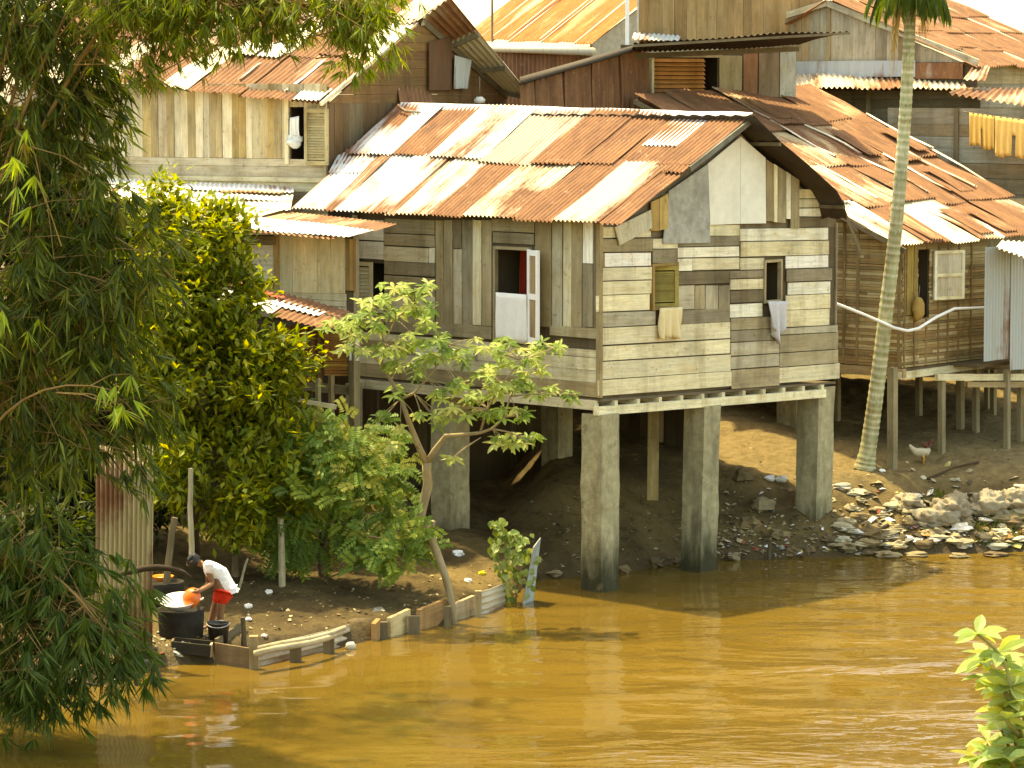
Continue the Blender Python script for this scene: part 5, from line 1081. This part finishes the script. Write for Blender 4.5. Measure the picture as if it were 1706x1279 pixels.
def bamboo(name, label, lobes, nfan, base, nculm, ctrl, L=.3, w=.032, pal=BG, group=None, twig=.3, yl=.04):
    o = thing(name, label, 'bamboo', base, group); b = V(base); cul = MB(); lv_ = MB(); paths = []
    for i in range(nculm):
        l = pick(lobes); e, _ = in_lobe(l); c = V(ctrl) + V((R.uniform(-.8, .8), R.uniform(-.8, .8), R.uniform(-1, 1.5))); s = b + V((R.uniform(-.7, .7), R.uniform(-.7, .7), 0)); s.z = gz(s.x, s.y) - .2
        pt = bez(s, c, e, 16); r0 = R.uniform(.03, .05); cul.tube(pt, [r0 * (1 - .82 * k / 16) for k in range(17)], 7, jit(R.choice([(.2, .17, .05, .5), (.16, .15, .04, .5), (.28, .17, .06, .5)])), True); paths += pt[5:]
    cens = []
    for _ in range(max(12, nfan // 11)):
        l = pick(lobes); cens.append(in_lobe(l, .15))
    for _ in range(nfan):
        p, d = R.choice(cens); p = p + V((R.gauss(0, .17), R.gauss(0, .17), R.gauss(0, .16) - .08)); out = V((d.x, d.y * .6, d.z * .2)); m = (out * .6 + rnd_dir() * .55 + V((0, 0, -.75))).normalized()
        pal_ = pal if R.random() > yl else [(.16, .18, .03), (.2, .16, .04)]
        fan(lv_, p, m, R.randint(5, 8), L, w, pal_)
        if R.random() < twig:
            q = min(R.sample(paths, 5), key=lambda z: (z - p).length); dd = (q - p); q = p + dd * min(1, .9 / max(.01, dd.length)); cul.tube([p, lerp(p, q, .5) + V((0, 0, .06)), q], [.004, .006, .009], 4, (.26, .17, .06, .5), False)
    cul.build('culms', M_BARK, o, smooth=True); lv_.build('foliage', M_BAMBOO, o)
    return o
Yb = 37.0
bamboo('bamboo_clump', 'large dark bamboo clump filling the left side of the frame with drooping leaves',
       [lobe(40, 120, 150, 190, 37.5, 1.2), lobe(110, 300, 100, 130, 37.2, 1.0), lobe(60, 480, 140, 170, 37.0, 1.1), lobe(150, 520, 110, 140, 36.8, .9), lobe(110, 680, 110, 110, 36.6, .8), lobe(10, 650, 110, 150, 37, 1.0), lobe(190, 430, 110, 80, 37.0, .7), lobe(130, 200, 70, 130, 37.5, .8), lobe(30, 20, 170, 70, 37.5, 1), lobe(190, 740, 60, 50, 36.4, .4), lobe(235, 620, 50, 80, 36.4, .4), lobe(-40, -160, 200, 130, 37.6, 1.4), lobe(140, -230, 200, 110, 37.2, 1.2), lobe(-170, 100, 110, 260, 37.6, 1.2), lobe(-150, 500, 110, 260, 37, 1)],
       3500, (-7.0, 38.6, .3), 22, (-7.4, 38, 7.5), .40, .036)
bamboo('bamboo_clump', 'arching bamboo culms drooping leaf tips into the top of the frame',
       [lobe(230, 0, 130, 66, 36.5, .6)] * 4 + [lobe(360, -20, 120, 62, 36.3, .6)] * 4 + [lobe(230, 20, 90, 66, 36.5, .5), lobe(420, 0, 100, 50, 36.1, .5)] * 2 + [lobe(600, 30, 50, 70, 36, .4)] * 3 + [lobe(360, -20, 120, 60, 36.3, .6), lobe(490, -12, 110, 52, 36, .6), lobe(590, 0, 62, 62, 36, .5), lobe(610, 62, 42, 55, 36, .3), lobe(330, 60, 50, 30, 36.3, .3), lobe(250, 100, 30, 40, 36.3, .3), lobe(40, -150, 190, 90, 41, 1.8), lobe(230, -165, 170, 90, 41, 1.7), lobe(400, -190, 150, 90, 41.4, 1.6)],
       2600, (-7.6, 37.6, .3), 7, (-6.2, 37, 12), .26, .026, [(.11, .16, .018), (.16, .21, .022), (.08, .12, .015), (.22, .26, .03)], yl=.1)
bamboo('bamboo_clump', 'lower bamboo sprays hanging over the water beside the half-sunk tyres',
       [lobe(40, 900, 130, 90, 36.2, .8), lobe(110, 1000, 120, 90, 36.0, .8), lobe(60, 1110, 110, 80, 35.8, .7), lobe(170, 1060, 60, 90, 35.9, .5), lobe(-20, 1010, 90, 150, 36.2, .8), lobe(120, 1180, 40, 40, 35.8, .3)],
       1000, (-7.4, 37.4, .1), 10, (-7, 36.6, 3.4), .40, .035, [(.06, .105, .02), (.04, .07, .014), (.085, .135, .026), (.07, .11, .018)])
# sunlit highlights at the frame edge, painted in as paler leaves
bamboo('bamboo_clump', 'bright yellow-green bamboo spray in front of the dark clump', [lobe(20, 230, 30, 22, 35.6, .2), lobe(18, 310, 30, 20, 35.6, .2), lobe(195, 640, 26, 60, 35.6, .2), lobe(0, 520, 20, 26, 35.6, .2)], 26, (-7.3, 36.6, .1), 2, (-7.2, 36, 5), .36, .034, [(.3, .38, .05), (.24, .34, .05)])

def tree(name, label, cat, lobes, nl, base, trunks, L, w, pal, mat=M_LEAF, clump=7, group=None, bcol=(.2, .14, .08, .5), droop=-.1, limbs=10, shell=.35, r0=.06, pairs=False, nleaf=6, spr=.16):
    o = thing(name, label, cat, base, group); tr = MB(); cr = MB(); nodes = []
    for pts, r in trunks:
        n = len(pts); tr.tube(pts, [r * (1 - .75 * i / (n - 1)) for i in range(n)], 9, jit(bcol)); nodes += pts[1:]
    for i in range(limbs):
        l = pick(lobes); e, _ = in_lobe(l); s = min(nodes, key=lambda q: (q - e).length); m = lerp(s, e, .5) + V((R.uniform(-.1, .1), R.uniform(-.1, .1), R.uniform(0, .15)))
        pt = bez(s, m, e, 6); r = .03 if r0 > .05 else .018; tr.tube(pt, [r * (1 - .8 * k / 6) for k in range(7)], 6, jit(bcol)); nodes += pt[2:]
    cens = []
    for _ in range(max(10, nl // 14)):
        l = pick(lobes); cens.append(in_lobe(l, shell))
    for _ in range(nl):
        p, d = R.choice(cens); p = p + V((R.gauss(0, spr), R.gauss(0, spr), R.gauss(0, spr * .8)))
        if pairs:
            ax = (d + rnd_dir() * .5 + V((0, 0, -.25))).normalized(); side = ax.cross(V((R.uniform(-.3, .3), -.8, .6))).normalized(); c0 = R.choice(pal); LL = R.uniform(.22, .34)
            for k in range(nleaf):
                q = p + ax * (LL * k / nleaf) - V((0, 0, .06 * (k / nleaf) ** 2))
                for s in (-1, 1): cr.leaf(q, (side * s + ax * .45 + V((0, 0, -.15 + R.uniform(-.15, .1)))).normalized(), V((0, -.8, .6)), L * R.uniform(.8, 1.15), w, jit(c0, .2), .1, .1)
        else:
            for k in range(clump):
                dd = (d * .7 + rnd_dir() * .9 + V((0, 0, droop))).normalized(); q = p + rnd_dir() * L * .8
                cr.leaf(q, dd, (V((0, 0, 1)) + rnd_dir() * .5), L * R.uniform(.6, 1.25), w * R.uniform(.8, 1.2), jit(R.choice(pal), .25), .16, R.uniform(.05, .2))
    tr.build('trunk', M_BARK, o, smooth=True); cr.build('crown', mat, o); return o
YG = [(.18, .22, .02), (.22, .25, .022), (.13, .17, .018), (.28, .28, .024), (.09, .12, .014), (.29, .29, .03)]
b0 = ground_at(318, 925, .6)
tree('broadleaf_tree', 'dense yellow-green broadleaf tree on the bank in front of the annex', 'tree',
     [lobe(358, 405, 46, 50, 46.2, .6), lobe(300, 400, 80, 70, 46.4, .7), lobe(240, 340, 60, 40, 46.6, .5), lobe(330, 500, 110, 90, 46, .9), lobe(445, 622, 60, 60, 45.8, .7), lobe(492, 615, 30, 40, 45.8, .4), lobe(350, 640, 130, 110, 45.6, .9), lobe(440, 700, 70, 90, 45.4, .6), lobe(340, 780, 110, 90, 45.2, .8), lobe(430, 840, 70, 60, 45, .5), lobe(270, 560, 90, 140, 46.3, .8)],
     3600, tuple(b0), [([b0 + V((0, .6, -.3)), P(322, 820, 45.6), P(335, 690, 45.8), P(345, 560, 46), P(360, 430, 46.2)], .09), ([b0 + V((.6, 1.0, -.3)), P(390, 800, 45.6), P(430, 660, 45.7), P(450, 590, 45.8)], .07)], .19, .08, YG, limbs=26, spr=.15)
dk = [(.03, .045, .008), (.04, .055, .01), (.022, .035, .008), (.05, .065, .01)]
bb = V((-6.6, 47.5, .9))
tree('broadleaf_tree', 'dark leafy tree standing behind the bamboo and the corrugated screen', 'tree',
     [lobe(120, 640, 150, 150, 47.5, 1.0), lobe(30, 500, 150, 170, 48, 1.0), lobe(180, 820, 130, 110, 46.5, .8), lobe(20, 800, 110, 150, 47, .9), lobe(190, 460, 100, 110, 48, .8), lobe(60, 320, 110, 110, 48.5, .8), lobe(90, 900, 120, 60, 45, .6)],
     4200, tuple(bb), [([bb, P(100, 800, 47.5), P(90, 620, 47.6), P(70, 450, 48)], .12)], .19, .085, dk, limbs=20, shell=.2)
b1_ = ground_at(535, 950, .7)
tree('feathery_shrub', 'feathery compound-leaved shrub leaning over the mud slope', 'shrub',
     [lobe(570, 735, 70, 42, 45.6, .5), lobe(520, 770, 60, 70, 45.8, .5), lobe(600, 790, 65, 50, 45.4, .5), lobe(560, 840, 90, 55, 45.3, .6), lobe(640, 880, 52, 50, 45.0, .4), lobe(640, 930, 50, 36, 44.8, .3), lobe(490, 850, 50, 70, 45.6, .4), lobe(670, 905, 26, 30, 44.9, .2)],
     1300, tuple(b1_), [([b1_ + V((0, 0, -.2)), P(540, 900, 45.9), P(555, 830, 45.6), P(575, 760, 45.6)],   .05)], .10, .046, [(.12, .2, .035), (.09, .15, .026), (.16, .25, .045), (.2, .26, .035), (.22, .23, .04)], limbs=16, pairs=True, nleaf=7, shell=.3, r0=.04)
# slender leaning tree at the water edge
tk = [P(u, v, y) for u, v, y in ((757, 1050, 44.6), (752, 1000, 44.7), (742, 960, 44.8), (728, 920, 44.9), (714, 888, 45.0), (699, 868, 45.05), (706, 836, 45.1), (713, 808, 45.1), (711, 786, 45.1), (711, 770, 45.1))]
l1 = [P(u, v, y) for u, v, y in ((711, 772, 45.1), (698, 745, 45.0), (686, 715, 45.0), (677, 690, 44.9), (668, 664, 44.9), (652, 635, 44.8), (636, 607, 44.8), (612, 585, 44.7), (580, 566, 44.7))]
l2 = [P(u, v, y) for u, v, y in ((711, 772, 45.1), (724, 750, 45.0), (736, 735, 45.0), (742, 726, 44.9), (770, 724, 44.8), (800, 721, 44.7), (820, 714, 44.6), (840, 695, 44.5), (850, 660, 44.5))]
l3 = [P(u, v, y) for u, v, y in ((668, 664, 44.9), (690, 655, 44.8), (712, 630, 44.7), (735, 600, 44.7), (745, 575, 44.7))]
l4 = [P(u, v, y) for u, v, y in ((636, 607, 44.8), (640, 570, 44.8), (660, 530, 44.9), (690, 505, 44.9))]
l5 = [P(u, v, y) for u, v, y in ((820, 714, 44.6), (850, 720, 44.4), (880, 735, 44.3))]; l6 = [P(u, v, y) for u, v, y in ((800, 721, 44.7), (812, 680, 44.6), (835, 640, 44.5), (870, 600, 44.5), (920, 580, 44.4))]
l7 = [P(u, v, y) for u, v, y in ((850, 660, 44.5), (900, 655, 44.4), (960, 657, 44.3))]; stub = [P(u, v, y) for u, v, y in ((714, 888, 45.0), (718, 880, 44.9), (722, 868, 44.85))]
o = thing('slender_tree', 'slender forked tree with pale leaf rosettes leaning out over the water edge', 'tree', tuple(tk[0]))
mb = MB(); bc = (.34, .27, .16, .45)
mb.tube(tk, [.058, .058, .06, .062, .066, .075, .075, .078, .075, .07], 10, bc)
for l, a, b in ((l1, .058, .014), (l2, .05, .012), (l3, .026, .008), (l4, .02, .007), (l5, .016, .006), (l6, .022, .006), (l7, .014, .005), (stub, .05, .035)): mb.tube(l, [a + (b - a) * i / (len(l) - 1) for i in range(len(l))], 8, bc)
cr = MB(); PG = [(.24, .32, .07), (.32, .39, .10), (.18, .26, .05), (.4, .42, .14), (.13, .2, .035)]
tips = l1[4:] + l2[6:] + l3[1:] + l4[1:] + l5[1:] + l6[1:] + l7[1:]
cl = [(640, 490, 18), (665, 482, 14), (690, 490, 16), (705, 476, 12), (615, 510, 18), (600, 535, 20), (570, 545, 18), (548, 540, 12), (590, 565, 20), (630, 545, 20), (660, 520, 18), (690, 515, 18), (715, 510, 10), (640, 580, 18), (670, 575, 18), (700, 570, 16), (735, 565, 14), (752, 580, 16), (720, 600, 16), (690, 610, 16), (655, 610, 14), (770, 595, 12), (605, 590, 12), (800, 575, 12), (830, 585, 14), (850, 570, 8), (880, 590, 16), (905, 580, 12), (930, 576, 8), (870, 620, 16), (840, 610, 16), (810, 620, 14), (900, 605, 12), (830, 645, 18), (800, 650, 16), (770, 640, 14), (740, 650, 14), (860, 645, 14), (890, 650, 10), (920, 652, 8), (950, 657, 7), (840, 680, 16), (810, 690, 14), (870, 690, 10), (850, 735, 14), (875, 735, 12), (830, 740, 12), (890, 728, 8), (780, 695, 10), (655, 660, 10), (640, 690, 12), (665, 715, 10), (625, 715, 8), (735, 700, 12), (700, 690, 10), (750, 680, 10), (755, 765, 10), (660, 740, 8), (780, 665, 12), (710, 545, 14)]
for u, v, r in cl:
    for _ in range(max(3, int(r * .36))):
        Yc = 44.7 + R.uniform(-.35, .35); p = P(u + R.gauss(0, r * .6), v + R.gauss(0, r * .45), Yc); q = min(tips, key=lambda z: (z - p).length); s = p + (q - p) * min(1, .5 / max(.01, (q - p).length))
        if R.random() < .7: mb.tube([s, lerp(s, p, .6) + V((0, 0, .02)), p], [.008, .005, .003], 4, bc, False)
        c0 = R.choice(PG); nl = R.randint(5, 7); a0 = R.random() * 6.3
        for k in range(nl):
            a = a0 + 2 * pi * k / nl + R.uniform(-.3, .3); d = V((cos(a), sin(a) * .8 - .15, sin(a) * .45 + R.uniform(-.45, .2))).normalized(); cr.leaf2(p, d, V((0, -.6, 1)) + rnd_dir() * .35, R.uniform(.10, .21), R.uniform(.045, .07), jit(c0, .25), R.uniform(.1, .4))
mb.build('trunk', M_BARK, o, smooth=True); cr.build('crown', M_LEAF, o)
# climbing plant by the blue board
b2_ = G(848, 1004); o = thing('climbing_plant', 'broad-leaved climbing plant clinging to stakes beside the blue board', 'plant', tuple(b2_))
mb = MB(); cr = MB(); st = [P(845, 1010, b2_.y), P(838, 950, b2_.y), P(842, 900, b2_.y - .05), P(835, 868, b2_.y)]; mb.tube(st, [.025, .02, .015, .008], 6, (.3, .22, .12, .5)); mb.tube([P(858, 1005, b2_.y), P(868, 940, b2_.y), P(860, 895, b2_.y)], [.02, .014, .008], 6, (.3, .22, .12, .5))
for (u, v, ru, rv, n) in ((838, 885, 18, 14, 26), (862, 895, 16, 14, 20), (835, 915, 20, 18, 30), (865, 925, 20, 20, 30), (845, 950, 20, 18, 26), (880, 960, 10, 22, 16), (850, 985, 14, 16, 18), (830, 870, 14, 8, 10)):
    for _ in range(n):
        p = P(u + R.gauss(0, ru * .55), v + R.gauss(0, rv * .55), b2_.y + R.uniform(-.2, .15)); d = V((R.uniform(-.6, .6), R.uniform(-1, .1), R.uniform(-.9, .1))).normalized(); cr.leaf2(p, d, V((R.uniform(-.4, .4), -1, .7)), R.uniform(.09, .15), R.uniform(.075, .11), jit(R.choice([(.24, .31, .1), (.17, .24, .07), (.32, .37, .16), (.11, .16, .04)]), .2), .2)
mb.build('stem', M_BARK, o, smooth=True); cr.build('foliage', M_LEAF, o)
# palm
pb = ground_at(1440, 778, 1.2); pts = [P(u, v, y) for u, v, y in ((1441, 782, pb.y), (1452, 710, pb.y), (1464, 620, pb.y - .1), (1476, 520, pb.y - .2), (1488, 420, pb.y - .3), (1498, 320, pb.y - .4), (1506, 220, pb.y - .4), (1512, 120, pb.y - .5), (1516, 30, pb.y - .5), (1517, -40, pb.y - .5))]
palm = thing('palm_tree', 'slender leaning palm with ringed grey-green trunk beside the bamboo house', 'palm', tuple(pb))
def spl(ps, n):
    out = []
    for i in range(len(ps) - 1):
        a, b, c, d = ps[max(i - 1, 0)], ps[i], ps[i + 1], ps[min(i + 2, len(ps) - 1)]
        for k in range(n):
            t = k / n; out.append(.5 * ((2 * b) + (c - a) * t + (2 * a - 5 * b + 4 * c - d) * t * t + (3 * b - a - 3 * c + d) * t ** 3))
    return out + [ps[-1]]
pp = spl(pts, 24); mb = MB(); n = len(pp); rad = []
for i in range(n):
    f = i / n; r = (.155 - .06 * f ** .7) * (1 + .03 * mnoise.noise(V((i * .4, 0, 0)))) + .05 * max(0, .06 - f) / .06; rad.append(r * (1 + (.055 if i % 3 == 0 else 0)))
mb.tube(pp, rad, 14, (.4, .4, .24, .4))
for i in range(n): 
    if i % 3 == 0:
        cc_ = R.choice([(.56, .54, .38, .2), (.46, .45, .3, .4), (.6, .58, .42, .2)])
        for k in range(14): mb.c[i * 14 + k] = cc_
    elif R.random() < .6:
        for k in range(14): mb.c[i * 14 + k] = R.choice([(.3, .33, .16, .5), (.34, .28, .15, .6), (.36, .4, .22, .4)])
mb.build('trunk', M_BARK, palm, smooth=True)
top_ = pp[-1] + V((0, 0, .1)); cr = MB(); dd_ = MB()
def frond(mb, o, az, el, L, pal, sag, nleaf=34, lw=.035, ll=.5):
    d = V((cos(az) * cos(el), sin(az) * cos(el), sin(el))); pr = o; sp_ = [o]; dr = d.copy()
    for k in range(14): dr = (dr + V((0, 0, -sag))).normalized(); pr = pr + dr * (L / 14); sp_.append(pr)
    mb.tube(sp_, [.03 * (1 - .85 * i / 14) for i in range(15)], 5, jit(pal[0], .1))
    for k in range(nleaf):
        f = .12 + .88 * k / nleaf; i = min(13, int(f * 14)); q = lerp(sp_[i], sp_[i + 1], f * 14 - i); ax = (sp_[i + 1] - sp_[i]).normalized(); side = ax.cross(V((0, 0, 1)))
        side = side.normalized() if side.length > .05 else V((1, 0, 0))
        for s in (-1, 1): mb.leaf(q, (side * s + ax * .7 + V((0, 0, -.55))).normalized(), V((0, 0, 1)), ll * (1 - .45 * f) * R.uniform(.85, 1.1), lw, jit(R.choice(pal), .2), .15, .22)
GR = [(.07, .115, .02), (.05, .09, .018), (.10, .14, .025)]
for k in range(15): frond(cr, top_, 2 * pi * k / 15 + R.uniform(-.2, .2), R.uniform(-.05, .6), 1.15, GR, .17)
for k in range(9): frond(cr, top_ + V((0, 0, -.06)), 2 * pi * k / 9 + R.uniform(-.2, .2), R.uniform(-.45, -.1), .7, GR, .18, 26, .04, .45)
cr.build('crown', M_LEAF, palm)
for (az, x, L) in ((3.4, -.13, 1.5), (3.0, -.2, 1.1), (-.25, .12, .8), (0.4, .18, .7)): frond(dd_, top_ + V((x, -.12, -.35)), az, -1.15, L, [(.42, .32, .16), (.34, .24, .12), (.5, .4, .22)], .25, 24, .035, .28)
dd_.build('dead_fronds', M_LEAF, palm)
# near bank shrub whose top enters the lower corner
sb = V((1.95, 9.9, gz(1.95, 9.9))); o = thing('near_shrub', 'bright green leafy shoots of a near shrub rising into the lower corner', 'shrub', tuple(sb)); mb = MB(); cr = MB()
stems = [[(1760, 1500), (1720, 1300), (1690, 1180), (1672, 1100), (1628, 1056)], [(1760, 1500), (1740, 1330), (1712, 1240), (1700, 1140)], [(1740, 1450), (1700, 1330), (1668, 1270), (1645, 1235)], [(1750, 1480), (1730, 1320), (1705, 1270), (1690, 1235)], [(1760, 1480), (1735, 1220), (1712, 1120)], [(1690, 1180), (1700, 1150), (1712, 1130)], [(1668, 1270), (1630, 1262)], [(1740, 1400), (1700, 1290), (1668, 1215)], [(1712, 1240), (1680, 1205), (1672, 1180)], [(1700, 1300), (1690, 1275), (1680, 1262)], [(1672, 1100), (1650, 1095), (1640, 1100)], [(1690, 1180), (1672, 1150), (1660, 1130)]]
ros = []
for s in stems:
    pts = [P(u, v, 9.9 + .12 * sin(u * .1)) for u, v in s]; pts = spl(pts, 5); mb.tube(pts, [.012 * (1 - .7 * i / len(pts)) for i in range(len(pts))], 6, (.25, .24, .08, .4), False); ros += [pts[-1], pts[-5], pts[-9] if len(pts) > 9 else pts[0]]
mb.tube([sb + V((0, 0, -.2)), sb + V((-.1, .05, 2)), P(1760, 1500, 9.9)], [.09, .06, .015], 8, (.3, .24, .14, .5))
for p in ros:
    a0 = R.random() * 6
    for k in range(R.randint(6, 8)):
        a = a0 + 2.4 * k; d = V((cos(a), sin(a) * .7, R.uniform(-.35, .6))).normalized(); cr.leaf2(p, d, V((0, -.4, 1)) + rnd_dir() * .3, R.uniform(.075, .125), R.uniform(.036, .052), jit(R.choice([(.27, .36, .11), (.2, .28, .08), (.33, .4, .14), (.36, .36, .07)]), .18), R.uniform(.05, .3))
mb.build('stems', M_BARK, o, smooth=True); cr.build('foliage', M_LEAF, o)
# ------------------------------------------------------------------ light
SUN_EL, SUN_PH = radians(69), radians(222)          # elevation; azimuth from the camera's back towards +x
sd_ = bpy.data.lights.new('sun', 'SUN'); sun = bpy.data.objects.new('sun', sd_); COL.objects.link(sun); sun.location = (20, -20, 40)
sdir = V((sin(SUN_PH) * cos(SUN_EL), -cos(SUN_PH) * cos(SUN_EL), sin(SUN_EL)))
sun.rotation_euler = sdir.to_track_quat('Z', 'Y').to_euler()
sd_.energy = 2.0; sd_.angle = radians(1.2); sd_.color = (1.0, .95, .76)
wd_ = bpy.data.worlds.new('World'); scene.world = wd_; wd_.use_nodes = True; nt = wd_.node_tree
sky = nt.nodes.new('ShaderNodeTexSky'); sky.sky_type = 'NISHITA'; sky.sun_disc = False; sky.sun_elevation = SUN_EL
sky.sun_rotation = math.atan2(sdir.x, sdir.y); sky.air_density = 1.0; sky.dust_density = 2.0; sky.ozone_density = .3
bg = nt.nodes['Background']; nt.links.new(sky.outputs[0], bg.inputs['Color']); bg.inputs['Strength'].default_value = .15
vs = scene.view_settings; vs.view_transform = 'Standard'; vs.look = 'None'; vs.exposure = 2.15; vs.use_white_balance = True; vs.white_balance_temperature = 10300; vs.white_balance_tint = 2; vs.gamma = 1
scene.cycles.max_bounces = 6; scene.cycles.transparent_max_bounces = 8; scene.cycles.use_denoising = True
